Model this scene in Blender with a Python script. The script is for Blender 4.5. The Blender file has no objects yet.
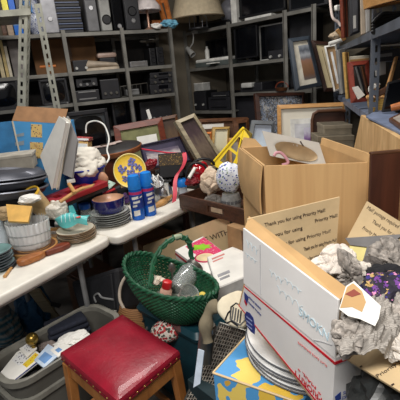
import bpy, bmesh, math, random
from mathutils import Vector, Matrix, noise
R = math.radians
COL = bpy.context.scene.collection
random.seed(7)
def V(x, y, z=0.0): return Vector((x, y, z))
UP = V(0, 0, 1)
# ---------------------------------------------------------------- camera
CAM = V(0, 0, 1.6); PITCH = R(17.0); ROLL = R(5.28); FOC = 400.0
_f = V(0, math.cos(PITCH), -math.sin(PITCH)); _u0 = V(0, math.sin(PITCH), math.cos(PITCH)); _r0 = V(1, 0, 0)
_r = math.cos(ROLL)*_r0 - math.sin(ROLL)*_u0
_u = math.sin(ROLL)*_r0 + math.cos(ROLL)*_u0
cd = bpy.data.cameras.new('camera'); cam = bpy.data.objects.new('camera', cd); COL.objects.link(cam)
cd.sensor_width = 36; cd.sensor_height = 36; cd.lens = 36*FOC/400; cd.clip_start = .02
M3 = Matrix((_r, _u, -_f)).transposed()
cam.matrix_world = Matrix.Translation(CAM) @ M3.to_4x4()
bpy.context.scene.camera = cam
def ray(px, py): return _f + _r*((px-200)/FOC) - _u*((py-200)/FOC)
def PD(px, py, d): return CAM + ray(px, py)*d
def PZ(px, py, z):
    r = ray(px, py); return CAM + r*((z-CAM.z)/r.z)
def PY(px, py, y):
    r = ray(px, py); return CAM + r*(y/r.y)
def PP(px, py, p, n):
    r = ray(px, py); return CAM + r*((p-CAM).dot(n)/r.dot(n))
def dep(p): return (p-CAM).dot(_f)
def wid(p, px): return dep(p)*px/FOC
def facing(yaw=0, tilt=0):
    y, t = R(yaw), R(tilt)
    return V(math.sin(y)*math.cos(t), -math.cos(y)*math.cos(t), math.sin(t))
def quad(px4, p, n): return [PP(x, y, p, n) for x, y in px4]
def frm(o, x, z=UP):
    x = x.normalized(); y = z.cross(x).normalized(); z = x.cross(y).normalized()
    m = Matrix((x, y, z)).transposed().to_4x4(); m.translation = o; return m
def rotz(o, deg): return Matrix.Translation(o) @ Matrix.Rotation(R(deg), 4, 'Z')
def setz(p, z): return V(p.x, p.y, z)
def lerp(a, b, t): return a + (b-a)*t
# ---------------------------------------------------------------- materials
def lin(c): return tuple(((v/255/12.92) if v/255 <= .04045 else ((v/255+.055)/1.055)**2.4) for v in c) + (1.0,)
def _nt(name):
    m = bpy.data.materials.new(name); m.use_nodes = True
    nt = m.node_tree; b = nt.nodes['Principled BSDF']; return m, nt, b
def N(nt, t, **kw):
    n = nt.nodes.new(t)
    for k, v in kw.items():
        if k in n.inputs: n.inputs[k].default_value = v
        else: setattr(n, k, v)
    return n
def ramp(nt, fac, stops, const=False):
    r = nt.nodes.new('ShaderNodeValToRGB'); nt.links.new(fac, r.inputs[0])
    if const: r.color_ramp.interpolation = 'CONSTANT'
    e = r.color_ramp.elements
    while len(e) < len(stops): e.new(.5)
    for i, (p, c) in enumerate(stops): e[i].position = p; e[i].color = lin(c)
    return r.outputs[0]
def coords(nt, mode='Object', scale=(1, 1, 1), rot=(0, 0, 0)):
    tc = nt.nodes.new('ShaderNodeTexCoord'); mp = nt.nodes.new('ShaderNodeMapping')
    nt.links.new(tc.outputs[mode], mp.inputs[0]); mp.inputs['Scale'].default_value = scale; mp.inputs['Rotation'].default_value = rot
    return mp.outputs[0]
def sh(c, k): return tuple(max(0, min(255, v*k)) for v in c)
_mc = {}
def mt(name, c, rough=.55, metal=0, var=.12, scale=14, bump=.0, trans=0, coat=0, ior=1.45):
    if name in _mc: return _mc[name]
    m, nt, b = _nt(name)
    b.inputs['Roughness'].default_value = rough; b.inputs['Metallic'].default_value = metal
    b.inputs['Transmission Weight'].default_value = trans; b.inputs['IOR'].default_value = ior
    b.inputs['Coat Weight'].default_value = coat
    nz = N(nt, 'ShaderNodeTexNoise', Scale=scale, Detail=4.0); nt.links.new(coords(nt), nz.inputs['Vector'])
    nt.links.new(ramp(nt, nz.outputs[0], [(.3, sh(c, 1-var)), (.7, sh(c, 1+var*.6))]), b.inputs['Base Color'])
    if bump:
        bp = N(nt, 'ShaderNodeBump', Strength=bump, Distance=.01); n2 = N(nt, 'ShaderNodeTexNoise', Scale=scale*6, Detail=3.0)
        nt.links.new(coords(nt), n2.inputs['Vector']); nt.links.new(n2.outputs[0], bp.inputs['Height']); nt.links.new(bp.outputs[0], b.inputs['Normal'])
    _mc[name] = m; return m
def wood(name, c1, c2, scale=(3, 30, 30), rough=.45, rot=(0, 0, 0)):
    if name in _mc: return _mc[name]
    m, nt, b = _nt(name); b.inputs['Roughness'].default_value = rough
    nz = N(nt, 'ShaderNodeTexNoise', Scale=1.5, Detail=6.0, Distortion=.8); nt.links.new(coords(nt, 'Object', scale, rot), nz.inputs['Vector'])
    nt.links.new(ramp(nt, nz.outputs[0], [(.3, c1), (.7, c2)]), b.inputs['Base Color'])
    _mc[name] = m; return m
def spots(name, base, cols, scale=30, thr=.35, rough=.5, mode='Object', warp=.0):
    if name in _mc: return _mc[name]
    m, nt, b = _nt(name); b.inputs['Roughness'].default_value = rough
    v = N(nt, 'ShaderNodeTexVoronoi', Scale=scale); co = coords(nt, mode)
    if warp:
        nz = N(nt, 'ShaderNodeTexNoise', Scale=scale*1.5); nt.links.new(co, nz.inputs['Vector'])
        mx = N(nt, 'ShaderNodeMixRGB', blend_type='ADD'); mx.inputs[0].default_value = warp
        nt.links.new(co, mx.inputs[1]); nt.links.new(nz.outputs[1], mx.inputs[2]); co = mx.outputs[0]
    nt.links.new(co, v.inputs['Vector'])
    sep = nt.nodes.new('ShaderNodeSeparateColor'); nt.links.new(v.outputs['Color'], sep.inputs[0])
    k = len(cols); rc = ramp(nt, sep.outputs[0], [(i/k, c) for i, c in enumerate(cols)], True)
    mth = N(nt, 'ShaderNodeMath', operation='LESS_THAN'); nt.links.new(v.outputs['Distance'], mth.inputs[0]); mth.inputs[1].default_value = thr
    mx = N(nt, 'ShaderNodeMixRGB'); nt.links.new(mth.outputs[0], mx.inputs[0]); mx.inputs[1].default_value = lin(base); nt.links.new(rc, mx.inputs[2])
    nt.links.new(mx.outputs[0], b.inputs['Base Color']); _mc[name] = m; return m
def stripes(name, c1, c2, scale, axis='X', rough=.6, dist=.5, mode='Object', bump=0, sharp=False, mult=(1, 1, 1)):
    if name in _mc: return _mc[name]
    m, nt, b = _nt(name); b.inputs['Roughness'].default_value = rough
    w = N(nt, 'ShaderNodeTexWave', Scale=scale, Distortion=dist, Detail=2.0); w.bands_direction = axis
    nt.links.new(coords(nt, mode, mult), w.inputs['Vector'])
    st = [(.45, c1), (.55, c2)] if sharp else [(0, c1), (1, c2)]
    nt.links.new(ramp(nt, w.outputs[1], st), b.inputs['Base Color'])
    if bump:
        bp = N(nt, 'ShaderNodeBump', Strength=bump, Distance=.004); nt.links.new(w.outputs[1], bp.inputs['Height']); nt.links.new(bp.outputs[0], b.inputs['Normal'])
    _mc[name] = m; return m
def pic(name, stops, nscale=5, amt=.25, rough=.3, const=False, axis=1):
    """flat artwork: bands up the picture's own V axis, broken by noise"""
    if name in _mc: return _mc[name]
    m, nt, b = _nt(name); b.inputs['Roughness'].default_value = rough
    co = coords(nt, 'UV'); s = nt.nodes.new('ShaderNodeSeparateXYZ'); nt.links.new(co, s.inputs[0])
    nz = N(nt, 'ShaderNodeTexNoise', Scale=nscale, Detail=5.0); nt.links.new(co, nz.inputs['Vector'])
    a = N(nt, 'ShaderNodeMath', operation='MULTIPLY_ADD'); nt.links.new(nz.outputs[0], a.inputs[0]); a.inputs[1].default_value = amt*2; 
    a2 = N(nt, 'ShaderNodeMath', operation='SUBTRACT'); nt.links.new(s.outputs[axis], a2.inputs[0]); a2.inputs[1].default_value = amt
    nt.links.new(a2.outputs[0], a.inputs[2])
    nt.links.new(ramp(nt, a.outputs[0], stops, const), b.inputs['Base Color']); _mc[name] = m; return m
# ---------------------------------------------------------------- mesh builder
class MB:
    def __init__(s): s.v = []; s.f = []; s.mi = []; s.uv = {}; s.m = 0
    def add(s, vs, fs, M=None, uv=None):
        o = len(s.v); s.v += [(M @ Vector(p)) if M is not None else Vector(p) for p in vs]
        for i, f in enumerate(fs):
            s.f.append(tuple(o+k for k in f)); s.mi.append(s.m)
            if uv: s.uv[len(s.f)-1] = uv[i]
        return s
    def box(s, c, d, M=None):
        x, y, z = c; a, b, h = d[0]/2, d[1]/2, d[2]/2
        return s.hexa([(x-a, y-b, z-h), (x+a, y-b, z-h), (x+a, y+b, z-h), (x-a, y+b, z-h)], [(x-a, y-b, z+h), (x+a, y-b, z+h), (x+a, y+b, z+h), (x-a, y+b, z+h)], M)
    def hexa(s, a, b, M=None):
        return s.add(list(a)+list(b), [(3, 2, 1, 0), (4, 5, 6, 7), (0, 1, 5, 4), (1, 2, 6, 5), (2, 3, 7, 6), (3, 0, 4, 7)], M)
    def prism(s, pts, vec, M=None):
        n = len(pts); a = [Vector(p) for p in pts]; vec = Vector(vec)
        return s.add(a+[p+vec for p in a], [tuple(range(n))[::-1], tuple(range(n, 2*n))]+[(i, (i+1) % n, n+(i+1) % n, n+i) for i in range(n)], M)
    def slab(s, c4, n, th, front=0.0):
        return s.prism([p+n*front for p in c4], -n*th)
    def bar(s, a, b, w, h, up=UP):
        d = (b-a); L = d.length
        if abs(d.normalized().dot(up)) > .98: up = V(0, 1, 0)
        return s.box((L/2, 0, 0), (L, w, h), frm(a, d, up))
    def sub(s, c4, u0, u1, v0, v1, n, d0, d1):
        def P(u, v): return lerp(lerp(c4[0], c4[1], u), lerp(c4[3], c4[2], u), v)
        q = [P(u0, v1), P(u1, v1), P(u1, v0), P(u0, v0)]
        o = len(s.v); s.v += [p+n*d0 for p in q]+[p+n*d1 for p in q]
        fs = [(3, 2, 1, 0), (4, 5, 6, 7), (0, 1, 5, 4), (1, 2, 6, 5), (2, 3, 7, 6), (3, 0, 4, 7)]
        uvq = [(0, 0), (1, 0), (1, 1), (0, 1)]
        for f in fs:
            s.f.append(tuple(o+k for k in f)); s.mi.append(s.m); s.uv[len(s.f)-1] = [uvq[k % 4] for k in f]
        return s
    def tube(s, pts, r, seg=8, closed=False, cap=True):
        pts = [Vector(p) for p in pts]; n = len(pts)
        rr = r if isinstance(r, (list, tuple)) else [r]*n
        vs = []; prev = None
        for i in range(n):
            t = (pts[(i+1) % n]-pts[i-1]) if closed else (pts[min(i+1, n-1)]-pts[max(i-1, 0)])
            if t.length < 1e-9: t = V(0, 0, 1)
            t.normalize()
            if prev is None: a = t.orthogonal().normalized()
            else:
                a = prev-t*prev.dot(t); a = a.normalized() if a.length > 1e-6 else t.orthogonal().normalized()
            prev = a; b = t.cross(a)
            vs += [pts[i]+(a*math.cos(2*math.pi*k/seg)+b*math.sin(2*math.pi*k/seg))*rr[i] for k in range(seg)]
        fs = []
        for i in range(n if closed else n-1):
            j = (i+1) % n
            fs += [(i*seg+k, i*seg+(k+1) % seg, j*seg+(k+1) % seg, j*seg+k) for k in range(seg)]
        if not closed and cap: fs += [tuple(range(seg))[::-1], tuple((n-1)*seg+k for k in range(seg))]
        return s.add(vs, fs)
    def lathe(s, prof, M, seg=40, sx=1, sy=1, wob=None):
        vs = []; fs = []; n = len(prof)
        for k in range(seg):
            a = 2*math.pi*k/seg
            for (r, z) in prof:
                q = r*(1+(wob(a, z) if wob else 0)); vs.append((q*math.cos(a)*sx, q*math.sin(a)*sy, z))
        for k in range(seg):
            j = (k+1) % seg
            for i in range(n-1): fs.append((k*n+i, j*n+i, j*n+i+1, k*n+i+1))
        return s.add(vs, fs, M)
    def grid(s, fn, nu, nv, th=0, closeu=False):
        """surface fn(u,v)->(point); th>0 gives it a second skin offset along its normal"""
        P = [[Vector(fn(i/nu, j/nv)) for j in range(nv+1)] for i in range(nu+1)]
        def nor(i, j):
            a = P[min(i+1, nu)][j]-P[max(i-1, 0)][j]; b = P[i][min(j+1, nv)]-P[i][max(j-1, 0)]
            c = a.cross(b); return c.normalized() if c.length > 1e-12 else UP
        w = nv+1
        vs = [P[i][j] for i in range(nu+1) for j in range(w)]
        fs = [(i*w+j, (i+1)*w+j, (i+1)*w+j+1, i*w+j+1) for i in range(nu) for j in range(nv)]
        uvs = [[(i/nu, j/nv), ((i+1)/nu, j/nv), ((i+1)/nu, (j+1)/nv), (i/nu, (j+1)/nv)] for i in range(nu) for j in range(nv)]
        if th:
            o = len(vs); vs += [P[i][j]-nor(i, j)*th for i in range(nu+1) for j in range(w)]
            fs += [tuple(o+k for k in f[::-1]) for f in fs]; uvs += [u[::-1] for u in uvs]
            rim = [(i*w) for i in range(nu+1)]+[nu*w+j for j in range(1, w)]+[i*w+nv for i in range(nu-1, -1, -1)]+[j for j in range(nv-1, 0, -1)]
            m = len(rim)
            fs += [(rim[k], o+rim[k], o+rim[(k+1) % m], rim[(k+1) % m]) for k in range(m)]; uvs += [[(0, 0)]*4]*m
        return s.add(vs, fs, None, uvs)
    def blob(s, c, d, seed=0, amp=.25, freq=2.0, lev=4, crease=True, rot=0, flat=None):
        bm = bmesh.new(); bmesh.ops.create_icosphere(bm, subdivisions=lev, radius=1)
        M = rotz(c, rot)
        vs = []; rg = random.Random(seed); dirs = []
        for i in range(34):
            a = V(rg.gauss(0, 1), rg.gauss(0, 1), rg.gauss(0, 1)).normalized(); dirs.append((a, 1-amp*1.1*rg.random()))
        for v in bm.verts:
            p = v.co.normalized(); q = p*freq+V(seed*7.1, seed*3.3, seed*1.7)
            if crease:
                k = min(h/max(.05, p.dot(a)) for a, h in dirs); k = min(k, 1.25)
                k += amp*.9*noise.noise(q*.8); k -= amp*.5*max(0, 1-abs(noise.noise(q*1.1+V(5, 2, 9)))*5)+amp*.14*max(0, 1-abs(noise.noise(q*2.2+V(1, 8, 3)))*4)
            else: k = 1+amp*noise.noise(q)+amp*.4*noise.noise(q*2.3)
            w = p*k; z = w.z*d[2]
            if flat is not None: z = max(z, -flat)
            vs.append((w.x*d[0], w.y*d[1], z))
        fs = [tuple(v.index for v in f.verts) for f in bm.faces]; bm.free()
        return s.add(vs, fs, M)
    def text(s, body, size, M, ext=.0006, fit=None):
        cu = bpy.data.curves.new('lettering', 'FONT'); cu.body = body; cu.size = size; cu.extrude = ext; cu.align_x = 'CENTER'; cu.align_y = 'CENTER'; cu.resolution_u = 3
        ob = bpy.data.objects.new('lettering', cu); COL.objects.link(ob); dg = bpy.context.evaluated_depsgraph_get()
        me = bpy.data.meshes.new_from_object(ob.evaluated_get(dg)); vs = [v.co.copy() for v in me.vertices]; fs = [tuple(p.vertices) for p in me.polygons]
        if fit:
            w = max(v.x for v in vs)-min(v.x for v in vs); vs = [V(v.x*fit/w, v.y, v.z) for v in vs]
        bpy.data.objects.remove(ob); bpy.data.curves.remove(cu); bpy.data.meshes.remove(me)
        return s.add(vs, fs, M)
    def build(s, name, m, parent=None, bevel=0, smooth=False, seg=2, angle=40):
        me = bpy.data.meshes.new(name); me.from_pydata([tuple(v) for v in s.v], [], s.f)
        for x in (m if isinstance(m, (list, tuple)) else [m]): me.materials.append(x)
        for p, i in zip(me.polygons, s.mi): p.material_index = i
        if s.uv:
            ul = me.uv_layers.new(name='UVMap')
            for fi, us in s.uv.items():
                for li, c in zip(me.polygons[fi].loop_indices, us): ul.data[li].uv = c
        bm = bmesh.new(); bm.from_mesh(me); bmesh.ops.recalc_face_normals(bm, faces=bm.faces[:])
        if bevel:
            es = [e for e in bm.edges if len(e.link_faces) == 2 and e.calc_face_angle(0) > .5]
            bmesh.ops.bevel(bm, geom=es, offset=bevel, segments=seg, affect='EDGES', clamp_overlap=True, profile=.5)
        if smooth:
            for f in bm.faces: f.smooth = True
            for e in bm.edges:
                if len(e.link_faces) == 2 and e.calc_face_angle(0) > R(angle): e.smooth = False
        bm.to_mesh(me); bm.free()
        o = bpy.data.objects.new(name, me); COL.objects.link(o)
        if parent: o.parent = parent
        return o
def tag(o, label, cat, group=None, kind=None):
    o['label'] = label; o['category'] = cat
    if group: o['group'] = group
    if kind: o['kind'] = kind
    return o
def T(name, label, cat, group=None):
    o = bpy.data.objects.new(name, None); o.empty_display_size = .05; COL.objects.link(o); return tag(o, label, cat, group)
def S(name, mb, m, label, cat, group=None, **kw): return tag(mb.build(name, m, None, **kw), label, cat, group)
def struct(name, mb, m, **kw):
    o = mb.build(name, m, None, **kw); o['kind'] = 'structure'; o['label'] = name.replace('_', ' '); return o
def kids(o): return [c for c in o.children]
def finish(o):
    """moves the origin of a thing to the middle of its base"""
    if o.get('_d'): return
    tree = [o]+[c for c in o.children_recursive]; ms = [c for c in tree if c.type == 'MESH']
    vs = [v.co for c in ms for v in c.data.vertices]
    if not vs: return
    lo = [min(v[i] for v in vs) for i in range(3)]; hi = [max(v[i] for v in vs) for i in range(3)]
    loc = V((lo[0]+hi[0])/2, (lo[1]+hi[1])/2, lo[2])
    for c in ms: c.data.transform(Matrix.Translation(-loc))
    o.location = loc; o['_d'] = 1
def dup(o, label, loc=None, rz=None, scale=None):
    c = o.copy(); COL.objects.link(c); c['label'] = label
    if loc is not None: c.location = loc
    if rz is not None: c.rotation_euler = (0, 0, R(rz))
    if scale: c.scale = scale
    for ch in kids(o):
        d = ch.copy(); COL.objects.link(d); d.parent = c
        for g in kids(ch):
            e = g.copy(); COL.objects.link(e); e.parent = d
    return c
# ---------------------------------------------------------------- shared materials
STEEL = mt('shelf steel', (122, 120, 114), .5, .3, .15, 9); STEELD = mt('shelf steel blue grey', (98, 104, 114), .45, .4, .15, 9)
BLACK = mt('black plastic', (24, 24, 27), .4); BLACK2 = mt('charcoal plastic', (38, 38, 42), .45); SCREEN = mt('dark screen', (10, 11, 15), .12)
GREY = mt('grey plastic', (120, 120, 120), .45); LGREY = mt('light grey plastic', (176, 176, 172), .4); WHITE = mt('white plastic', (225, 224, 218), .4)
SILVER = mt('silver metal', (190, 190, 192), .28, .9, .08); DSILV = mt('dull metal', (120, 118, 112), .4, .8)
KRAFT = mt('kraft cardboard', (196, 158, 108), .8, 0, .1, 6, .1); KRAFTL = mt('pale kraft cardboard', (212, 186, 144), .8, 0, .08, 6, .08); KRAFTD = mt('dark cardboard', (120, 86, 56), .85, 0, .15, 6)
PAPER = mt('white paper', (228, 226, 220), .75, 0, .06, 8); INK = mt('brown ink', (70, 56, 46), .8)
GLASS = mt('clear glass', (226, 232, 230), .1, 0, .02, 4, 0, .75)
WOODM = wood('mahogany wood', (84, 34, 20), (120, 54, 32)); WOODB = wood('brown wood', (70, 42, 26), (104, 66, 40)); WOODT = wood('tan wood', (168, 122, 70), (200, 152, 94)); WOODD = wood('dark walnut', (38, 20, 14), (66, 36, 24))
WOODO = wood('orange wood', (176, 96, 40), (214, 132, 66)); WOODG = wood('grey beige wood', (130, 118, 96), (168, 156, 128))
RED = mt('red plastic', (170, 26, 36), .4); BLUE = mt('blue plastic', (24, 104, 200), .35); NAVY = mt('navy glaze', (26, 28, 92), .2, 0, .15, 8, 0, 0, .5)
# ---------------------------------------------------------------- setting
def run(o, e):
    e = V(*e).normalized(); return dict(o=V(*o), e=e, n=V(-e.y, e.x))
RL = run((-1.53, 3.63), (1.39, .57)); RR = run((.06, 4.73), (1.14, -1.18)); RK = run((.73, 1.44), (.645, 2.5))
RK['n'] = -RK['n']
def at(r, s, d, z): p = r['o']+r['e']*s+r['n']*d; return V(p.x, p.y, z)
def hit(r, px, py, d=0):
    p = PP(px, py, r['o']+r['n']*d, r['n']); return (p-r['o']).dot(r['e']), p.z
def fr(r, s, d, z): return frm(at(r, s, d, z), r['e'])   # x along the run, y inward (away) for RL and RR, z up
mb = MB(); mb.box((0, 2, -.05), (12, 12, .1)); struct('floor', mb, mt('worn concrete', (92, 88, 84), .7, 0, .25, 3, .1))
mb = MB(); mb.box((0, 2, 3.05), (12, 12, .1)); struct('ceiling', mb, mt('ceiling paint', (190, 188, 182), .9))
WALL = mt('wall paint', (112, 104, 90), .9, 0, .1, 2)
def wall(name, r, s0, s1, d):
    mb = MB(); mb.prism([at(r, s0, d, 0), at(r, s1, d, 0), at(r, s1, d+.1, 0), at(r, s0, d+.1, 0)], (0, 0, 3)); struct(name, mb, WALL)
wall('wall_left', RL, -2.2, 2.35, .52); wall('wall_back', RR, -.25, 2.1, .52); wall('wall_right', RK, -1.6, 2.9, .72)
# ---------------------------------------------------------------- shelving
def slotted(mb, a, b, w, th, ex, ey, pitch=.05):
    """angle iron with a row of slots in each leg; ex, ey the directions of its legs"""
    d = (b-a); L = d.length; d = d.normalized(); n = max(2, int(L/pitch))
    for e, nn in ((ex, ey), (ey, ex)):
        def bx(p, la, wd): mb.bar(p, p+d*la, th, wd, e)
        mb.bar(a+e*(w*.17), b+e*(w*.17), th, w*.34, e); mb.bar(a+e*(w*.83), b+e*(w*.83), th, w*.34, e)
        for i in range(n+1):
            p = a+d*(L*i/n*.985)+e*(w*.5); mb.bar(p, p+d*(pitch*.45), th, w*.34, e)
def shelving(name, label, r, posts, boards, depth, z1=2.1, cat='shelving', back=None):
    t = T(name, label, cat)
    if back: mb = MB(); mb.box(((posts[0]+posts[-1])/2-posts[0], depth+.006, z1/2), (posts[-1]-posts[0], .006, z1-.1), fr(r, posts[0], 0, 0)); mb.build('back_panel', back, t)
    for s in posts:
        for d in (0, depth-.03):
            mb = MB(); mb.box((0, 0.018, z1/2), (.036, .004, z1), fr(r, s, d-.018, 0)); mb.box((-.016, .02, z1/2), (.004, .04, z1), fr(r, s, d-.018, 0)); mb.build('post', STEEL, t)
    for (s0, s1, z) in boards:
        mb = MB(); mb.box(((s1-s0)/2, depth/2, -.006), (s1-s0, depth-.004, .012), fr(r, s0, 0, z)); mb.box(((s1-s0)/2, .004, -.015), (s1-s0, .006, .03), fr(r, s0, 0, z))
        mb.box(((s1-s0)/2, depth-.006, -.02), (s1-s0, .006, .04), fr(r, s0, 0, z)); mb.build('shelf', STEEL, t)
    return t
ZL = [2.075, 1.745, 1.475, 1.16, .7]; ZR = [2.08, 1.70, 1.41, 1.23, .95]
MET = 1
pl = [hit(RL, 66, 50)[0], hit(RL, 127, 70)[0], hit(RL, 174, 70)[0]]
shelving('metal_shelving', 'long grey steel shelving along the left wall, filled with black electronics', RL, [-.62]+pl, [(-.62, pl[2], z) for z in ZL], .46, back=mt('dark back panel', (44, 40, 38), .7))
pr = [hit(RR, 188.5, 70)[0], hit(RR, 231, 60)[0], hit(RR, 286, 50)[0], 1.5]
shelving('metal_shelving', 'grey steel shelving at the back corner behind the leaning frames', RR, pr,
    [(pr[0], pr[3], ZR[0]), (pr[0], pr[2], ZR[1]), (pr[1], pr[3], ZR[2]), (pr[0], pr[1], ZR[3]), (pr[0], pr[3], .75)], .46)
def rect(r, x0, y0, x1, y1, d, z0=None):
    """pixel box -> (s0, s1, z0, z1) on the plane d behind the run's front"""
    ym = (y0+y1)/2; s0 = hit(r, x0, ym, d)[0]; s1 = hit(r, x1, ym, d)[0]; z1 = hit(r, (x0+x1)/2, y0, d)[1]
    if z0 is None: z0 = hit(r, (x0+x1)/2, y1, d)[1]
    return s0, s1, z0, z1
def deck(r, px, d, dp, z0, name, label, cat, group=None, body=BLACK, front=BLACK2, knobs=0, screen=None, slots=0, bevel=.006, trim=None):
    """a boxy appliance on a shelf: body, front panel, knobs, display, slots"""
    s0, s1, a, b = rect(r, *px, d, z0); w, h = s1-s0, b-a
    M = fr(r, s0, d, a); t = T(name, label, cat, group)
    mb = MB(); mb.box((w/2, dp/2+.006, h/2), (w, dp, h), M); mb.build('body', body, t, bevel)
    mb = MB(); mb.box((w/2, .004, h/2), (w*.97, .012, h*.94), M); fp = mb.build('front_panel', front, t, .003)
    if screen:
        u0, u1, v0, v1 = screen; mb = MB(); mb.box((w*(u0+u1)/2, -.003, h*(v0+v1)/2), (w*(u1-u0), .006, h*(v1-v0)), M); mb.build('screen', SCREEN, fp, .002)
    for i in range(knobs):
        mb = MB(); mb.lathe([(0, -.0), (.014, 0), (.012, .014), (0, .014)], M @ Matrix.Translation((w*(.2+.6*i/max(1, knobs-1)), -.002, h*.3)) @ Matrix.Rotation(R(90), 4, 'X'), 14); mb.build('knob', trim or LGREY, fp)
    for i in range(slots):
        mb = MB(); mb.box((w*.5, -.004, h*(.25+.6*i/max(1, slots-1 if slots > 1 else 1))), (w*.7, .006, min(.012, h*.12)), M); mb.build('slot', trim or GREY, fp)
    return t
# --- left shelving, top shelf
z = ZL[0]
def tower(r, px, d, dp, z0, label, body, face, lamp=None, vent=None):
    s0, s1, a, b = rect(r, *px, d, z0); w, h = s1-s0, b-a; M = fr(r, s0, d, a); t = T('computer_tower', label, 'computer')
    mb = MB(); mb.box((w/2, dp/2, h/2), (w, dp, h), M); mb.build('case', body, t, .008)
    mb = MB(); mb.box((w/2, -.006, h/2), (w*.94, .02, h*.97), M); fp = mb.build('front_panel', face, t, .006)
    mb = MB(); mb.box((w/2, -.016, h*.85), (w*.7, .012, .035), M); mb.build('drive_bay', BLACK2, fp, .002)
    if lamp:
        mb = MB(); mb.lathe([(0, 0), (.022, 0), (.018, .008), (0, .008)], M @ Matrix.Translation((w*lamp[0], -.016, h*lamp[1])) @ Matrix.Rotation(R(90), 4, 'X'), 20); mb.build('power_button', SILVER, fp)
    if vent:
        mb = MB(); mb.lathe([(0, .004), (.034, .004), (.04, .012), (.044, 0)], M @ Matrix.Translation((w*vent[0], -.014, h*vent[1])) @ Matrix.Rotation(R(90), 4, 'X'), 24); mb.build('speaker_vent', BLACK, fp)
    return t
tower(RL, (40, -16, 56, 32), .03, .36, z, 'silver computer tower on the top left shelf beside the stacked black decks', mt('tower silver', (150, 150, 154), .35, .4), mt('tower silver', (150, 150, 154)), (.5, .3))
s0, s1, a, b = rect(RL, 58, 22, 83, 27, .02, z)
STK = T('flat_deck', 'x', 'player', 'black decks stacked on the top shelf'); hh = .043
mb = MB(); mb.box(((s1-s0)/2, .19, hh/2), (s1-s0, .36, hh-.004), fr(RL, s0, .02, z)); mb.build('body', BLACK2, STK, .004)
mb = MB(); mb.box(((s1-s0)/2, .004, hh*.8), (s1-s0-.01, .012, .008), fr(RL, s0, .02, z)); mb.build('trim_strip', mt('blue grey trim', (92, 104, 134), .4), STK)
finish(STK); ords = ['lowest flat black deck of the stack beside the silver computer tower', 'second flat black deck from the bottom of the top shelf stack', 'third flat black deck from the bottom of the top shelf stack', 'fourth flat black deck from the bottom of the top shelf stack', 'fifth flat black deck from the bottom of the top shelf stack', 'flat black deck at the top of the stack on the top shelf']
STK['label'] = ords[0]
for i in range(1, 6): dup(STK, ords[i], STK.location+V(.004*math.sin(i*2), .003*math.cos(i*3), hh*i))
tower(RL, (85, -8, 97, 30), .02, .36, z, 'grey computer tower with plain side standing next to the black decks', mt('tower mid grey', (104, 104, 106), .45), mt('tower mid grey', (104, 104, 106)), (.5, .6))
tower(RL, (99, -8, 110, 30), .02, .34, z, 'pale grey tower with a dark round vent in its face', mt('tower pale grey', (150, 150, 146), .4), mt('tower pale grey', (150, 150, 146)), None, (.55, .30))
tower(RL, (112, -8, 122, 28), .02, .34, z, 'narrow glossy black tower beside the pale grey vented tower', BLACK, SCREEN, (.5, .12))
tower(RL, (124, -8, 139, 28), .03, .34, z, 'wide black tower with two small silver badges near the glass lamp', BLACK2, BLACK2, (.5, .25), (.5, .5))
# little glass lamp
t = T('table_lamp', 'small table lamp with white glass shade on the left top shelf', 'lamp'); p = PP(149, 27, RL['o']+RL['n']*.12, RL['n']); p.z = z; M = Matrix.Translation(p)
mb = MB(); mb.lathe([(0, 0), (.06, 0), (.05, .015), (.018, .03), (.012, .05), (.011, .17), (.014, .19), (0, .19)], M, 20); mb.build('stand', mt('rose brass', (190, 150, 130), .35, .5), t, smooth=True)
mb = MB(); mb.lathe([(.03, .29), (.09, .27), (.13, .22), (.135, .18), (.128, .175), (.12, .215), (.085, .262), (.03, .28)], M, 32, 1, 1, lambda a, z: .04*math.sin(a*10)); mb.build('lamp_shade', mt('opal glass', (232, 222, 220), .2), t, smooth=True)
# black chair back and wooden slats
t = T('office_chair', 'black padded chair back leaning behind the little glass lamp', 'chair'); p = at(RL, hit(RL, 150, 15, .32)[0], .32, z)
mb = MB(); mb.grid(lambda u, v: frm(p, RL['e']) @ V((u-.5)*.24*(1-.35*abs(2*v-1)**3), .05*(2*u-1)**2, v*.30), 14, 14, .035); mb.build('backrest', BLACK, t, smooth=True)
mb = MB(); mb.box((0, .05, .02), (.18, .05, .04), frm(p, RL['e'])); mb.build('backrest_bracket', BLACK2, t, .005)
t = T('wooden_chair', 'orange wooden chair lying with its legs up beside the beige lampshade', 'chair')
for (x0, y0, x1, y1) in ((156, -6, 166, 25), (164, -6, 171, 24)):
    mb = MB(); mb.bar(PP(x0, y0, at(RL, 0, .1, 0), RL['n']), PP(x1, y1, at(RL, 0, .16, 0), RL['n']), .04, .035); mb.build('leg', WOODO, t, .006)
mb = MB(); mb.bar(PP(158, 2, at(RL, 0, .12, 0), RL['n']), PP(167, 1, at(RL, 0, .12, 0), RL['n']), .02, .03); mb.build('stretcher', WOODO, t, .004)
mb = MB(); q = [PP(x, y, at(RL, 0, .2, 0), RL['n']) for x, y in ((152, 20), (172, 20), (172, 26), (152, 26))]; mb.slab(q, -RL['n'], .2); mb.build('seat', WOODO, t, .006)
mb = MB(); c = PP(170, 24, at(RL, 0, .02, 0), RL['n']); c.z = z+.045
mb.blob(c, (.10, .07, .05), 3, .35, 1.3, 4, True, 20, .045); S('cloth', mb, mt('light blue cloth', (120, 186, 214), .8), 'crumpled light blue cloth at the end of the left top shelf', 'cloth')
mb = MB(); c = PP(157, 26, at(RL, 0, .0, 0), RL['n']); c.z = z+.03; mb.blob(c, (.06, .05, .03), 5, .3, 1.6, 3, True, 20, .028); S('rag', mb, PAPER, 'small pale rag on the shelf edge under the glass lamp', 'cloth')
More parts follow.
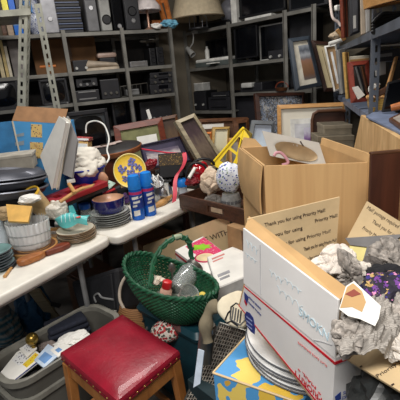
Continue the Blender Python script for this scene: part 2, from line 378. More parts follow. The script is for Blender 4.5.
# things behind the ladder-like rack on the top shelf
VB = spots('blue white glaze', (205, 210, 220), [(40, 56, 120), (70, 90, 150)], 42, .4, .25, 'Object', .1)
p = PP(38, 31, at(RL, 0, .12, 0), RL['n']); p.z = z; t = T('vase', 'dark blue and white patterned vase behind the slotted posts', 'vase')
mb = MB(); mb.lathe([(0, 0), (.045, 0), (.05, .01), (.085, .09), (.09, .14), (.07, .2), (.04, .24), (.05, .28), (.045, .28), (.035, .24), (0, .1)], Matrix.Translation(p), 28); mb.build('body', VB, t, smooth=True)
mb = MB(); mb.lathe([(.046, .279), (.056, .282), (.056, .29), (.044, .288)], Matrix.Translation(p), 28); mb.build('rim', mt('dark blue glaze', (30, 40, 90), .25), t, smooth=True)
def carton(r, px, d, dp, z0, label, m, lidm, cat='box', name='carton', group=None):
    s0, s1, a, b = rect(r, *px, d, z0); w, h = s1-s0, b-a; M = fr(r, s0, d, a); t = T(name, label, cat, group)
    mb = MB(); mb.box((w/2, dp/2, h*.45), (w, dp, h*.9), M); mb.build('body', m, t, .003); mb = MB(); mb.box((w/2, dp/2, h*.93), (w*1.02, dp*1.02, h*.12), M); mb.build('lid', lidm, t, .003); return t
carton(RL, (14, 24, 23, 33), .03, .15, z, 'small blue box at the left end of the top left shelf', BLUE, mt('pale blue', (120, 160, 210)))
carton(RL, (1, 19, 6, 33), .08, .1, z, 'narrow brown spice tin at the far left of the top shelf', WOODB, DSILV); carton(RL, (7, 22, 13, 33), .05, .1, z, 'beige tin between the brown tin and the blue box', mt('beige tin', (170, 150, 130)), DSILV)
carton(RL, (17, 13, 24, 24), .2, .1, z+.065, 'pinkish box rising behind the small blue box', mt('pink card', (200, 160, 160)), PAPER)
# second shelf
z = ZL[1]
s0, s1, a, b = rect(RL, 33, 38, 97, 72, .3, z); t = T('cardboard_box', 'large dark brown cardboard box filling the second left shelf', 'box')
mb = MB(); mb.box(((s1-s0)/2, .07, (b-a)/2), (s1-s0, .13, b-a), fr(RL, s0, .3, a)); mb.build('body', KRAFTD, t, .003)
mb = MB(); mb.box(((s1-s0)*.55, -.002, (b-a)/2), (.05, .002, b-a), fr(RL, s0, .3, a)); mb.build('tape', mt('brown tape', (96, 66, 42), .3), t)
mb = MB(); mb.tube([PP(40, 67, at(RL, 0, .08, 0), RL['n']), PP(56, 66, at(RL, 0, .05, 0), RL['n'])], .012, 10); S('wooden_stick', mb, WOODO, 'short orange wooden stick lying on the second left shelf', 'stick')
carton(RL, (10, 40, 22, 71), .12, .05, z, 'grey panel box beside the cream books on the second shelf', mt('warm grey card', (128, 122, 120)), mt('warm grey card', (128, 122, 120)))
CB = ['cream paperback leaning at the left end of the second shelf', 'pale yellow paperback beside the cream one on the second shelf', 'ivory paperback next to the grey panel box']
for i, (x0, x1, y0) in enumerate(((-3, 1, 41), (2, 5, 40), (6, 9, 46))):
    s0, s1, a, b = rect(RL, x0, y0, x1, 71, .05, z); M = fr(RL, s0, .05, a); t = T('book', CB[i], 'book', 'paperbacks on the second left shelf'); cm = mt(['cream cover', 'pale yellow cover', 'ivory cover'][i], [(226, 210, 168), (214, 190, 130), (220, 212, 190)][i])
    w, h = s1-s0, b-a; mb = MB(); mb.box((w/2, .1, h/2), (w*.7, .17, h*.96), M); mb.build('pages', PAPER, t)
    mb = MB(); mb.box((w*.08, .1, h/2), (w*.14, .18, h), M); mb.box((w*.92, .1, h/2), (w*.14, .18, h), M); mb.box((w/2, .008, h/2), (w, .01, h), M); mb.build('cover', cm, t, .001)
deck(RL, (73, 60, 89, 72), .04, .2, z, 'cassette_player', 'small black player beside the beige shoes on the second shelf', 'player', knobs=2)
def shoe(px, py, L, rz, label, m, sole):
    p = PP(px, py, at(RL, 0, .06, 0), RL['n']); M = rotz(V(p.x, p.y, p.z), rz); t = T('shoe', label, 'shoe', 'pair of beige shoes')
    mb = MB()
    def f(u, v):
        a = 2*math.pi*v; x = (u-.5)*L; w = L*.19*(math.sin(math.pi*min(1, u*.9+.08))**.5); h = L*(.26-.14*u)*(1 if .04 < u < .97 else .6); return M @ V(x, w*math.cos(a), .02+max(0, h*(.5+.5*math.sin(a))))
    mb.grid(f, 18, 20); mb.build('upper', m, t, smooth=True)
    mb = MB(); mb.prism([M @ V((u-.5)*L*1.03, sg*L*.2*(math.sin(math.pi*min(1, u*.9+.08))**.5), 0) for sg, us in ((1, [i/12 for i in range(13)]), (-1, [i/12 for i in range(12, -1, -1)])) for u in us], (0, 0, .022)); mb.build('sole', sole, t)
p = shoe(103, 70, .30, 22, 'beige shoe lying on the second left shelf in front', mt('beige leather', (164, 150, 132), .6), mt('pale sole', (190, 176, 156)))
t = T('clothes_iron', 'beige flat iron standing behind the beige shoe on the second shelf', 'iron'); s0, s1, a, b = rect(RL, 97, 49, 117, 58, .2, z)
M = fr(RL, s0, .2, z); w = s1-s0
mb = MB(); mb.box((w*.5, .06, (b-z)*.72), (w, .1, .05), M); mb.build('handle', mt('rose beige plastic', (176, 150, 136), .4), t, .02, True)
mb = MB(); mb.box((w*.5, .07, (b-z)*.3), (w*.8, .1, (b-z)*.6), M); mb.build('body', BLACK2, t, .01)
# second bay, second shelf
t = deck(RL, (130, 61, 148, 66), .03, .25, z, 'disc_player', 'thin silver disc player on the second left shelf', 'player', body=GREY, front=SILVER, slots=1)
for px, lb in (((150, 48, 156, 68), 'narrow black speaker in the corner of the second left shelf'), ((157, 47, 164, 68), 'black speaker with grey cone next to the narrow black speaker')):
    s0, s1, a, b = rect(RL, *px, .08, z); w, h = s1-s0, b-a; M = fr(RL, s0, .08, a); t = T('speaker', lb, 'speaker')
    mb = MB(); mb.box((w/2, .1, h/2), (w, .2, h), M); mb.build('cabinet', BLACK, t, .006)
    for k, rr in ((.35, .38), (.75, .24)):
        mb = MB(); mb.lathe([(0, -.006), (w*rr*.3, -.008), (w*rr*.8, .0), (w*rr, .008), (w*rr*1.1, 0)], M @ Matrix.Translation((w/2, 0, h*k)) @ Matrix.Rotation(R(90), 4, 'X'), 20); mb.build('cone', BLACK2, t, smooth=True)
t = T('toy_airplane', 'small dull grey toy airplane hanging over the second left shelf', 'toy'); c = PP(149, 41, at(RL, 0, .15, 0), RL['n']); M = frm(c, RL['e'])
mb = MB(); mb.lathe([(0, -.10), (.012, -.09), (.022, -.02), (.02, .05), (.006, .10), (0, .105)], M @ Matrix.Rotation(R(90), 4, 'Y'), 14); mb.build('fuselage', DSILV, t, smooth=True)
mb = MB(); mb.box((-.01, 0, 0), (.05, .26, .006), M); mb.build('wing', DSILV, t, .002); mb = MB(); mb.box((.09, 0, .03), (.03, .01, .05), M); mb.build('tail_fin', DSILV, t, .002); mb = MB(); mb.box((-.02, -.0, -.03), (.02, .02, .03), M); mb.build('wheel_strut', BLACK2, t)
mb = MB(); mb.tube([M @ V(0, 0, .02), M @ V(0, 0, ZL[0]-.012-c.z)], .0015, 5); mb.build('string', BLACK, t)
# third shelf: black machines
z = ZL[2]
def tv(r, px, d, dp, z0, label, body=BLACK, name='television', group=None):
    s0, s1, a, b = rect(r, *px, d, z0); w, h = s1-s0, b-a; M = fr(r, s0, d, a); t = T(name, label, 'television', group)
    mb = MB(); mb.hexa([(0, 0, 0), (w, 0, 0), (w*.85, dp, h*.05), (w*.15, dp, h*.05)], [(0, 0, h), (w, 0, h), (w*.85, dp, h*.8), (w*.15, dp, h*.8)], M); mb.build('housing', body, t, .01)
    mb = MB()
    for c, s in (((w/2, -.008, h*.04), (w, .03, h*.08)), ((w/2, -.008, h*.96), (w, .03, h*.08)), ((w*.04, -.008, h/2), (w*.08, .03, h)), ((w*.96, -.008, h/2), (w*.08, .03, h))): mb.box(c, s, M)
    mb.build('bezel', BLACK2, t, .003)
    mb = MB(); mb.grid(lambda u, v: M @ V(w*(.07+.86*u), -.012*math.sin(math.pi*u)*math.sin(math.pi*v)+.002, h*(.07+.86*v)), 10, 10); mb.build('screen', SCREEN, t, smooth=True)
    mb = MB(); mb.lathe([(0, 0), (.008, 0), (.008, .006), (0, .006)], M @ Matrix.Translation((w*.9, -.022, h*.04)) @ Matrix.Rotation(R(90), 4, 'X'), 10); mb.build('power_button', GREY, t)
    return t
tv(RL, (-16, 80, 20, 106), .03, .3, z, 'black television at the left end of the third shelf behind the slotted post'); tv(RL, (40, 79, 68, 104), .03, .3, z, 'black television on the third shelf right of the leaning slotted post')
z = ZL[2]
deck(RL, (76, 78, 98, 90), .05, .3, z+.13, 'stereo_receiver', 'black receiver on top of the recorder on the third left shelf', 'receiver', knobs=3, screen=(.3, .7, .5, .8), trim=GREY)
deck(RL, (75, 90, 100, 103), .03, .32, z, 'video_recorder', 'black recorder beneath the receiver on the third left shelf', 'player', slots=2)
deck(RL, (101, 79, 120, 102), .04, .3, z, 'printer', 'black printer with grey button row on the third left shelf', 'printer', knobs=3, trim=DSILV)
for i, (y0, y1, lb) in enumerate(((72, 77.5, 'topmost of the black stereo decks in the corner of the third shelf'), (77.5, 83.5, 'middle one of the black stereo decks in the corner of the third shelf'), (83.5, 91, 'bottom one of the black stereo decks in the corner of the third shelf'))):
    hz = hit(RL, 162, y1, .03)[1] if i < 2 else z; deck(RL, (150, y0, 174, y1), .03, .28, hz, 'stereo_deck', lb, 'stereo', 'stereo decks in the corner of the third shelf', knobs=2+i, screen=(.35, .75, .5, .85), trim=DSILV, bevel=.003)
t = T('dish_rack', 'tangled grey wire dish rack on the third left shelf', 'rack'); s0, s1, a, b = rect(RL, 121, 84, 148, 98, .05, z); M = fr(RL, s0, .05, z); w, h = s1-s0, b-z
mb = MB()
for q in (0, .24): mb.tube([M @ V(0, q, .01), M @ V(w, q, .01), M @ V(w, q, h), M @ V(0, q, h*.9)], .004, 6, True)
for i in range(7): mb.tube([M @ V(w*i/6, 0, .01), M @ V(w*i/6, .24, .01), M @ V(w*i/6, .24, h)], .003, 6)
mb.build('frame', DSILV, t); mb = MB(); mb.box((w*.5, .12, h*.35), (w*.5, .1, h*.5), M); mb.build('tray', GREY, t, .01)
z = ZL[3]
t = tv(RL, (68, 110, 110, 152), -.30, .5, .99, 'large dark grey picture tube television behind the blue flowered toy box', mt('tv grey', (58, 62, 66), .5)); CRT = t
tv(RL, (112, 100, 135, 122), .1, .3, z, 'black television low on the left shelving behind the mahogany frame')
deck(RL, (140, 100, 172, 116), .1, .3, z, 'amplifier', 'wide black amplifier low in the corner of the left shelving', 'amplifier', knobs=4, trim=GREY)
# ---------------------------------------------------------------- back shelving
z = ZR[0]
t = T('table_lamp', 'lamp with big beige drum shade on a wire carrier', 'lamp'); p = at(RR, .03, .12, z); p = PP(198, 20, at(RR, 0, -.06, 0), RR['n']); k = wid(p, 1); c = V(p.x, p.y, 0)
zb = PP(198, 19, p, V(0, -1, 0)).z; M = Matrix.Translation(V(p.x, p.y, zb))
mb = MB(); mb.lathe([(26.5*k, 0), (26.9*k, .008), (19*k, 25*k), (18.6*k, 25*k), (26*k, .01)], M, 44); mb.build('lamp_shade', mt('beige linen', (206, 190, 160), .8, 0, .06, 30), t, smooth=True)
mb = MB(); mb.lathe([(26.6*k, -.004), (27.2*k, -.002), (27.2*k, .008), (26.6*k, .008)], M, 44); mb.build('shade_rim', mt('dark linen trim', (110, 96, 76), .8), t, smooth=True)
mb = MB()
for a in range(4):
    ang = a*1.57+.4; mb.tube([V(p.x, p.y, zb+.20)+V(.02*math.cos(ang), .02*math.sin(ang), 0), V(p.x, p.y, zb)+V(.10*math.cos(ang), .10*math.sin(ang), 0), V(p.x, p.y, z+.012)+V(.10*math.cos(ang), .10*math.sin(ang), 0)], .004, 6)
mb.build('wire_carrier', SILVER, t)
mb = MB(); mb.lathe([(0, 0), (.11, 0), (.11, .012), (.03, .03), (.016, .05), (.014, zb-z+.2), (0, zb-z+.2)], Matrix.Translation(V(p.x, p.y, z)), 24); mb.build('base', BLACK2, t, smooth=True)
def monitor(r, px, d, z0, label, frame=BLACK, stand=True, group=None, foot=None):
    s0, s1, a, b = rect(r, *px, d, z0); w, h = s1-s0, b-a; M = fr(r, s0, d, a); g = .12*h if stand else 0; t = T('monitor', label, 'monitor', group)
    mb = MB(); hh = h-g; zc = g+hh/2; e = .035*max(w, h)
    for c, s in (((w/2, .02, g+e/2), (w, .04, e)), ((w/2, .02, h-e/2), (w, .04, e)), ((e/2, .02, zc), (e, .04, hh)), ((w-e/2, .02, zc), (e, .04, hh))): mb.box(c, s, M)
    mb.build('bezel', frame, t, .003); mb = MB(); mb.box((w/2, .025, zc), (w-e, .02, hh-e), M); mb.build('screen', SCREEN, t)
    mb = MB(); mb.box((w/2, .06, zc), (w*.8, .05, hh*.8), M); mb.build('back_cover', BLACK2, t, .01)
    if stand: mb = MB(); mb.box((w/2, .05, .012), (w*.55, .18, .024), M); mb.box((w/2, .08, g*.7), (w*.14, .03, g*1.5), M); mb.build('stand', foot or frame, t, .004)
    return t
monitor(RR, (236, -14, 285, 17), .06, z, 'flat dark monitor on a white foot on the back top shelf', BLACK, True, None, WHITE); carton(RR, (230.5, -10, 236, 19), .03, .16, z, 'slim upright white box left of the flat dark monitor', WHITE, WHITE); deck(RR, (288, -14, 328, 8), .05, .25, z, 'television', 'large dark television at the right end of the back top shelf', 'television', screen=(.08, .92, .12, .9))
t = T('globe', 'dark grey round ball behind the beige drum lampshade', 'globe'); c = PP(231, 9, at(RR, 0, .3, 0), RR['n']); mb = MB(); r_ = .13; mb.lathe([(r_*math.sin(math.pi*i/16), -r_*math.cos(math.pi*i/16)) for i in range(17)], Matrix.Translation(V(c.x, c.y, z+r_+.03)), 28); mb.build('ball', mt('grey ball', (130, 130, 138), .35), t, smooth=True)
mb = MB(); mb.lathe([(0, 0), (.08, 0), (.075, .012), (.02, .03), (.02, .05), (0, .05)], Matrix.Translation(V(c.x, c.y, z)), 20); mb.build('stand', BLACK2, t, smooth=True)
deck(RR, (190, 23, 229, 30), .2, .2, z, 'cable_box', 'flat black box on the back top shelf under the beige lampshade', 'box', slots=1)
z = ZR[1]
t = T('desk_lamp', 'white gooseneck lamp hanging from the front of the back shelving', 'lamp'); n = RR['n']; q = at(RR, 0, -.05, 0)
P_ = [PP(x, y, q, n) for x, y in ((193, 32), (193.5, 38), (193, 43), (190.5, 47), (188.5, 49))]; mb = MB(); mb.tube(P_, .007, 8); mb.build('gooseneck', LGREY, t, smooth=True)
a, b = PP(187, 48, q, n), PP(193, 55, q, n); ax = (b-a).normalized(); X = ax.orthogonal().normalized(); Mx = frm(a, X, ax); L = (b-a).length
mb = MB(); mb.lathe([(0, -.005), (.02, 0), (.024, .02), (.036, L), (.032, L), (.02, .02), (0, .015)], Mx, 20); mb.build('lamp_head', LGREY, t, smooth=True)
mb = MB(); mb.box((0, .03, 0), (.05, .06, .03), frm(P_[0], RR['e'])); mb.build('clamp', LGREY, t, .004)
monitor(RR, (206, 39, 229, 62), .22, z+.07, 'black monitor behind the white printer on the back shelf', BLACK)
t = T('printer', 'low white printer with dark base on the back shelf', 'printer'); s0, s1, a, b = rect(RR, 195, 58, 229, 68, .03, z); w = s1-s0; h = b-z; M = fr(RR, s0, .03, z)
mb = MB(); mb.box((w/2, .15, h*.3), (w, .3, h*.6), M); mb.build('base', mt('printer grey green', (84, 90, 88), .5), t, .008); mb = MB(); mb.box((w/2, .15, h*.78), (w*.98, .3, h*.42), M); mb.build('cover', WHITE, t, .014); mb = MB(); mb.box((w*.62, -.03, h*.35), (w*.25, .1, .012), M); mb.build('paper_tray', WHITE, t, .003)
p = PP(207.5, 58, at(RR, 0, .1, 0), RR['n']); t = T('bottle', 'slim white bottle standing on the low white printer', 'bottle'); p.z = b; M = Matrix.Translation(p)
mb = MB(); mb.lathe([(0, 0), (.022, 0), (.024, .01), (.024, .09), (.012, .11), (0, .11)], M, 16); mb.build('body', WHITE, t, smooth=True); mb = MB(); mb.lathe([(.011, .109), (.013, .111), (.013, .13), (0, .132)], M, 14); mb.build('cap', LGREY, t, smooth=True)
monitor(RR, (234, 26, 257, 58), .05, z, 'tall black monitor in the middle bay of the back shelving', BLACK); monitor(RR, (259, 24, 284, 56), .12, z, 'black monitor with bright edges next to the tall black monitor', LGREY, False)
deck(RR, (268, 50, 283, 56), .02, .1, z, 'modem', 'small dark modem in front of the bright edged monitor', 'modem', knobs=2)
z = ZR[2]
t = T('projector', 'dark projector with pale lens cover on the third back shelf', 'projector'); s0, s1, a, b = rect(RR, 240, 82, 262, 92, .05, z); w, h = s1-s0, b-z; M = fr(RR, s0, .05, z)
mb = MB(); mb.box((w/2, .12, h*.45), (w, .24, h*.9), M); mb.build('body', BLACK2, t, .01); mb = MB(); mb.box((w*.4, .0, h*.7), (w*.5, .08, h*.5), M); mb.build('lens_cover', LGREY, t, .012)
t = T('serving_tray', 'black tray with raised rim beside the dark projector', 'tray'); s0, s1, a, b = rect(RR, 262, 82, 284, 91, .1, z); w, h = s1-s0, b-z; M = fr(RR, s0, .06, z)
mb = MB(); mb.box((w/2, .12, .008), (w, .26, .016), M); mb.build('base', BLACK, t, .003); mb = MB(); mb.box((w/2, .25, h/2), (w, .012, h), M); mb.box((0, .12, h*.3), (.01, .26, h*.6), M); mb.box((w, .12, h*.3), (.01, .26, h*.6), M); mb.build('rim', BLACK2, t, .003)
t = T('basket', 'small brown basket with arched handle on the third back shelf', 'basket'); c = PP(282, 89, at(RR, 0, .0, 0), RR['n']); c.z = z; M = frm(c, RR['e']); rr = wid(c, 8)
mb = MB(); mb.lathe([(0, .0), (rr*.7, 0), (rr*.9, .03), (rr*.86, .03), (rr*.6, .008), (0, .008)], M, 24); mb.build('bowl', WOODB, t, smooth=True); mb = MB(); mb.tube([M @ V(rr*.9*math.cos(a), 0, .03+.05*math.sin(a)) for a in [math.pi*i/12 for i in range(13)]], .007, 8); mb.build('handle', WOODM, t, smooth=True)
deck(RR, (289, 14, 312, 40), .2, .2, ZR[2]+.001, 'speaker', 'tall black loudspeaker cabinet behind the slate landscape frame', 'speaker', knobs=1, trim=BLACK2)
deck(RR, (236, 94, 264, 122), .08, .3, 1.02, 'loudspeaker', 'black loudspeaker in the lower middle bay of the back shelving', 'speaker', knobs=1, trim=GREY)
z = ZR[3]
carton(RR, (194, 83, 203, 91), .06, .12, hit(RR, 198, 91, .06)[1], 'small off white box on the lower shelf of the back left bay', LGREY, WHITE); deck(RR, (193, 91.3, 206, 111), .06, .2, z, 'radio', 'black radio under the small off white box', 'radio', knobs=2)
t = deck(RR, (208, 97, 230, 107), .03, .26, z, 'video_recorder', 'black recorder at the bottom of the back left bay', 'player', slots=2, trim=BLACK); deck(RR, (211, 92, 229, 98), .06, .2, hit(RR, 220, 97, .03)[1], 'flat_deck', 'thin dark deck on top of the back bay recorder', 'player', slots=1)
# ---------------------------------------------------------------- bench in front of the shelving (carries the set and the leaning frames)
BZ = .85
t = T('work_bench', 'dark wooden bench hidden behind the clutter, holding the picture tube television', 'bench')
mb = MB(); mb.box((.30, .25, -.02), (.60, .50, .04), fr(RL, .42, -.56, BZ)); mb.build('bench_top', WOODD, t, .004)
for x in (.05, .55):
    for y in (.05, .45): mb = MB(); mb.box((x, y, (BZ-.04)/2), (.05, .05, BZ-.04), fr(RL, .42, -.56, 0)); mb.build('leg', WOODD, t, .003)
# ---------------------------------------------------------------- slotted rack at upper left
pn = V(0, -1, 0); t = T('slotted_post_rack', 'pale grey slotted steel rack with a leaning post at upper left', 'rack')
Yr = 3.02
def PR(px, py, y=Yr): return PY(px, py, y)
a = PR(28, -14); b = PR(24.5, 135); w = wid(a, 8.5)
PALE = mt('pale grey steel', (158, 158, 146), .5, .2, .15, 9)
a2 = V(b.x, b.y, BZ-.5); mb = MB(); d_ = (b-a).normalized(); b0 = a+d_*((a.z)/(-d_.z)); slotted(mb, a, b0, w, .004, V(-1, 0, 0), V(0, 1, 0), .06); mb.build('post', PALE, t)
top = PR(34, 4, Yr+.05); slot_b = V(top.x, top.y, 0); mb = MB(); slotted(mb, V(top.x, top.y, top.z), slot_b, w*.85, .004, V(1, 0, 0), V(0, 1, 0), .06); mb.build('post', PALE, t)
zt = PR(28, 9).z; c1 = PR(30, 9)
mb = MB(); tz = zt
p1 = V(c1.x, c1.y, tz); p0 = p1+V(-.72, -.10, 0); q1 = p1+V(-.35, .75, 0)*.7; q0 = q1+(p0-p1)
mb.prism([p0, p1, q1, q0], (0, 0, -.012)); mb.bar(p0-V(0, 0, .018), p1-V(0, 0, .018), .012, .04); mb.build('shelf', PALE, t)
RKF = dict(o=p0, e=(p1-p0).normalized(), n=UP.cross((p1-p0).normalized()))
for x0, x1, y0, c, lc, lb in ((0, 6, 1, (210, 200, 90), (60, 80, 160), 'yellow box with blue lid on the slotted rack shelf'), (7, 13, 2, (60, 100, 180), (220, 220, 220), 'blue box with white lid on the slotted rack shelf'), (14, 19, 0, (90, 90, 96), (150, 150, 150), 'dark grey box on the slotted rack shelf'), (20, 26, 1, (90, 140, 200), (200, 210, 220), 'light blue box at the end of the slotted rack shelf')):
    carton(RKF, (x0, y0-14, x1, 9), .04, .15, tz, lb, mt('card '+lb[:14], c), mt('lid '+lb[:14], lc), group=None)
# ---------------------------------------------------------------- two folding tables
TZ = .76; TW = mt('white table plastic', (226, 222, 212), .4, 0, .05, 10, .04)
def rounded(M, L, W, r, z0, z1, n=6):
    pts = []
    for cx, cy, a0 in ((L-r, r, -90), (L-r, W-r, 0), (r, W-r, 90), (r, r, 180)):
        for i in range(n+1): a = R(a0+90*i/n); pts.append(M @ V(cx+r*math.cos(a), cy+r*math.sin(a), z0))
    return pts, V(0, 0, z1-z0)
def table(label, pa, pb, L, W, back):
    e = (pb-pa).normalized(); o = pb-e*L if back else pa; M = frm(V(o.x, o.y, 0), e); t = T('folding_table', label, 'table')
    mb = MB(); mb.prism(*rounded(M, L, W, .055, TZ-.05, TZ)); mb.build('tabletop', TW, t, .012, True, 3)
    mb = MB(); mb.prism(*rounded(M @ Matrix.Translation((.03, .03, 0)), L-.06, W-.06, .05, TZ-.07, TZ-.051)); mb.build('apron', LGREY, t)
    for x in (.2, L-.2):
        mb = MB(); mb.tube([M @ V(x, .08, TZ-.07), M @ V(x, .08, .02), M @ V(x, W-.08, .02), M @ V(x, W-.08, TZ-.07)], .016, 10); mb.build('leg', GREY, t, smooth=True)
    return t, M
T1, M1 = table('nearer white folding table holding plates, glass bowl and trays', PZ(0, 296, TZ), PZ(112, 236.5, TZ), 1.5, .74, True)
T2, M2 = table('farther white folding table holding the blue spray cans', PZ(117, 238, TZ), PZ(184, 206, TZ), 1.0, .66, False)
CREAM = mt('cream china', (214, 206, 186), .25, 0, .06, 8, 0, 0, .3); CHINA = mt('grey white china', (196, 198, 194), .25, 0, .06, 8); TEALG = mt('grey teal glaze', (112, 144, 142), .25, 0, .15, 8, 0, 0, .3)
def plate(r, h=.018):
    mb = MB(); mb.lathe([(0, .002), (r*.55, 0), (r*.6, .003), (r*.95, h*.8), (r, h), (r*.985, h+.003), (r*.62, .009), (r*.55, .007), (0, .007)], Matrix.Identity(4), 40); return mb
def stack(px, py, rpx, n, dz, label0, mats, group, name='plate', h=.018, z0=TZ, jit=.004, second=None):
    """n plates piled on the table; one object each, the rim band a part"""
    c = PZ(px, py, z0); r = wid(c, rpx); out = []
    words = ['bottom', 'second', 'third', 'fourth', 'fifth', 'sixth', 'seventh', 'eighth', 'ninth']
    for i in range(n):
        w = 'lowest' if i == 0 else ('topmost' if i == n-1 else words[i]+' from the bottom')
        if i == 0:
            p = plate(r, h); t = T(name, '', 'plate', group); p.build('dish', mats[0], t, smooth=True)
            mb = MB(); mb.lathe([(r*.93, h*.8+.0025), (r*.985, h+.0036), (r*1.003, h+.001), (r*.99, h-.002)], Matrix.Identity(4), 40); mb.build('rim_band', mats[1], t, smooth=True); finish(t); src = t
        else: t = dup(src, '')
        t['label'] = label0 % w; t.location = V(c.x+jit*math.sin(i*2.3), c.y+jit*math.cos(i*1.7), z0+i*dz+.0005); out.append(t)
    return V(c.x, c.y, z0+n*dz+h*.3), r
GOLD = mt('brown rim glaze', (120, 96, 70), .3); DRIM = mt('dark blue rim glaze', (70, 76, 84), .3); GRIM = mt('grey rim glaze', (120, 122, 120), .3)
pa, ra = stack(78, 239, 18.5, 6, .0095, 'cream plate, %s of the stack under the turquoise fish dish', (CREAM, GOLD), 'cream plates under the fish dish')
pb, rb = stack(112, 223, 19, 6, .0135, 'grey white plate, %s of the stack under the navy bowl', (CHINA, GRIM), 'plates under the navy bowl')
pc, rc = stack(-3, 269, 17.5, 7, .014, 'grey teal plate, %s of the stack at the left photo edge', (TEALG, DRIM), 'teal plates at the left edge')
# fish dish
def fish():
    t = T('fish_dish', 'turquoise fish shaped dish with white lines on the cream plates', 'dish'); M = rotz(pa+V(-.01, .0, .05), -10) @ Matrix.Rotation(R(38), 4, 'X')
    L = ra*1.85
    def prof(u): return L*(.30*math.sin(math.pi*min(1, u/.78))**.8 if u < .70 else .30*math.sin(math.pi*.70/.78)**.8+(u-.7)*.25)
    mb = MB()
    def f(u, v):
        w = max(.004, prof(u)); y = (v-.5)*2; return M @ V((u-.5)*L, y*w*.9, .055*math.cos(y*1.35)*(math.sin(math.pi*(.08+.84*u))**.5))
    mb.grid(f, 24, 16, .006); mb.build('body', mt('turquoise glaze', (96, 190, 190), .3, 0, .12, 12), t, smooth=True)
    mb = MB()
    for k in range(4):
        u = .25+.13*k; mb.tube([V(0, 0, .002)+f(u+.03*math.sin(6*v), v) for v in [.2+.05*i for i in range(13)]], .0022, 5)
    mb.build('scale_lines', mt('pale glaze', (200, 228, 226), .3), t, smooth=True)
    mb = MB(); mb.lathe([(0, .004), (.013, .003), (.014, 0), (0, 0)], Matrix.Translation(f(.78, .42)+V(0, -.002, .001)), 12); mb.build('red_mark', mt('coral glaze', (220, 90, 80), .4), t)
    mb = MB(); mb.prism([M @ V(*q) for q in ((-L*.12, L*.22, .02), (L*.1, L*.2, .02), (L*.02, L*.36, .05), (-L*.1, L*.34, .05))], (0, 0, .006)); mb.build('fin', mt('turquoise glaze', (96, 190, 190)), t, .002)
fish()
# navy bowl
t = T('bowl', 'navy blue glazed bowl with beige rim on the grey white plates', 'bowl'); r = wid(pb, 16); M = Matrix.Translation(pb+V(0, 0, -.003)) ; h = .085
mb = MB(); mb.lathe([(0, 0), (r*.8, 0), (r*.88, .008), (r*.97, h*.5), (r, h), (r*.96, h+.002)], M, 44); mb.build('outer_wall', NAVY, t, smooth=True)
mb = MB(); mb.lathe([(r*.96, h+.001), (r*.9, h*.7), (r*.7, h*.45), (0, h*.4)], M, 44); mb.build('inner_wall', mt('beige glaze', (196, 156, 128), .3), t, smooth=True)
# cut glass bowl on wooden board
c = PZ(35, 251, TZ); r = wid(c, 23)
t = T('serving_board', 'round honey coloured wooden board under the cut glass bowl', 'board'); M = Matrix.Translation(c)
mb = MB(); mb.lathe([(0, 0), (r*.9, 0), (r*.97, .012), (r, .03), (r*.97, .036), (r*.9, .03), (0, .028)], M, 48); mb.build('board', WOODT, t, smooth=True)
mb = MB(); mb.lathe([(r*.6, .032), (r*.62, .029), (r*.9, .031), (r*.9, .029), (r*.6, .028)], M, 48); mb.build('turned_ring', WOODB, t, smooth=True)
t = T('glass_bowl', 'oval cut glass bowl with sawtooth rim on the round wooden board', 'bowl'); q = c+V(-.01, .005, .032); rg = wid(c, 20.5)
wob = lambda a, z: .028*math.cos(a*24)*min(1, z*14)
mb = MB(); mb.lathe([(0, 0), (rg*.84, 0), (rg*.9, .01), (rg*.95, .06), (rg, .145), (rg*.96, .147), (rg*.91, .062), (rg*.86, .016), (0, .012)], Matrix.Translation(q), 144, 1, .8, wob); mb.build('bowl', mt('cut glass', (252, 253, 253), .1, 0, .02, 4, 0, .55), t, smooth=True, angle=60)
mb = MB()
for k in range(36):
    a = 2*math.pi*k/36; mb.add([(0, 0, .02), (-.006, 0, 0), (.006, 0, 0), (0, .006, .004)], [(0, 1, 2), (0, 2, 3), (0, 3, 1), (1, 3, 2)], Matrix.Translation(q+V(rg*.98*math.cos(a), rg*.98*.8*math.sin(a), .142)) @ Matrix.Rotation(a+1.57, 4, 'Z'))
mb.build('sawtooth_rim', GLASS, t)
mb = MB()
for z_ in (.035, .085): mb.tube([q+V(rg*(.935 if z_ < .05 else .975)*math.cos(a), rg*(.935 if z_ < .05 else .975)*.8*math.sin(a), z_) for a in [2*math.pi*i/60 for i in range(60)]], .004, 6, True)
mb.build('cut_band', GLASS, t, smooth=True)
# cutting board with handle along the edge
a, b = PZ(19, 268, TZ), PZ(72, 247, TZ); e = (b-a); L = e.length; M = frm(a, e)
t = T('carving_board', 'narrow brown wooden carving board with handle along the table edge', 'board')
pts = [(L*.0, .0), (L*.03, -.03), (L*.12, -.045), (L*.35, -.045), (L*.5, -.025), (L*.6, -.03), (L*.8, -.045), (L*.97, -.03), (L, 0), (L*.97, .03), (L*.8, .045), (L*.6, .03), (L*.5, .022), (L*.35, .045), (L*.12, .045), (L*.03, .03)]
mb = MB(); mb.prism([M @ V(x, y*.8+.018, .001) for x, y in pts[:13] if x >= L*.48] , (0, 0, .03)); mb.build('paddle', WOODM, t, .008)
mb = MB(); mb.prism([M @ V(x, y*.8+.018, .001) for x, y in pts if x <= L*.5], (0, 0, .035)); mb.build('handle', wood('honey brown wood', (128, 74, 34), (168, 106, 56)), t, .012, True)
a, b = PZ(5, 278, TZ), PZ(15, 265, TZ); t = T('brush', 'small pale wooden brush with black tip by the teal plates', 'brush'); mb = MB(); mb.tube([a+V(0, 0, .008), lerp(a, b, .65)+V(0, 0, .008)], [.009, .007], 10); mb.build('handle', WOODT, t, smooth=True); mb = MB(); mb.tube([lerp(a, b, .65)+V(0, 0, .008), b+V(0, 0, .012)], [.01, .014], 10); mb.build('bristles', BLACK, t)
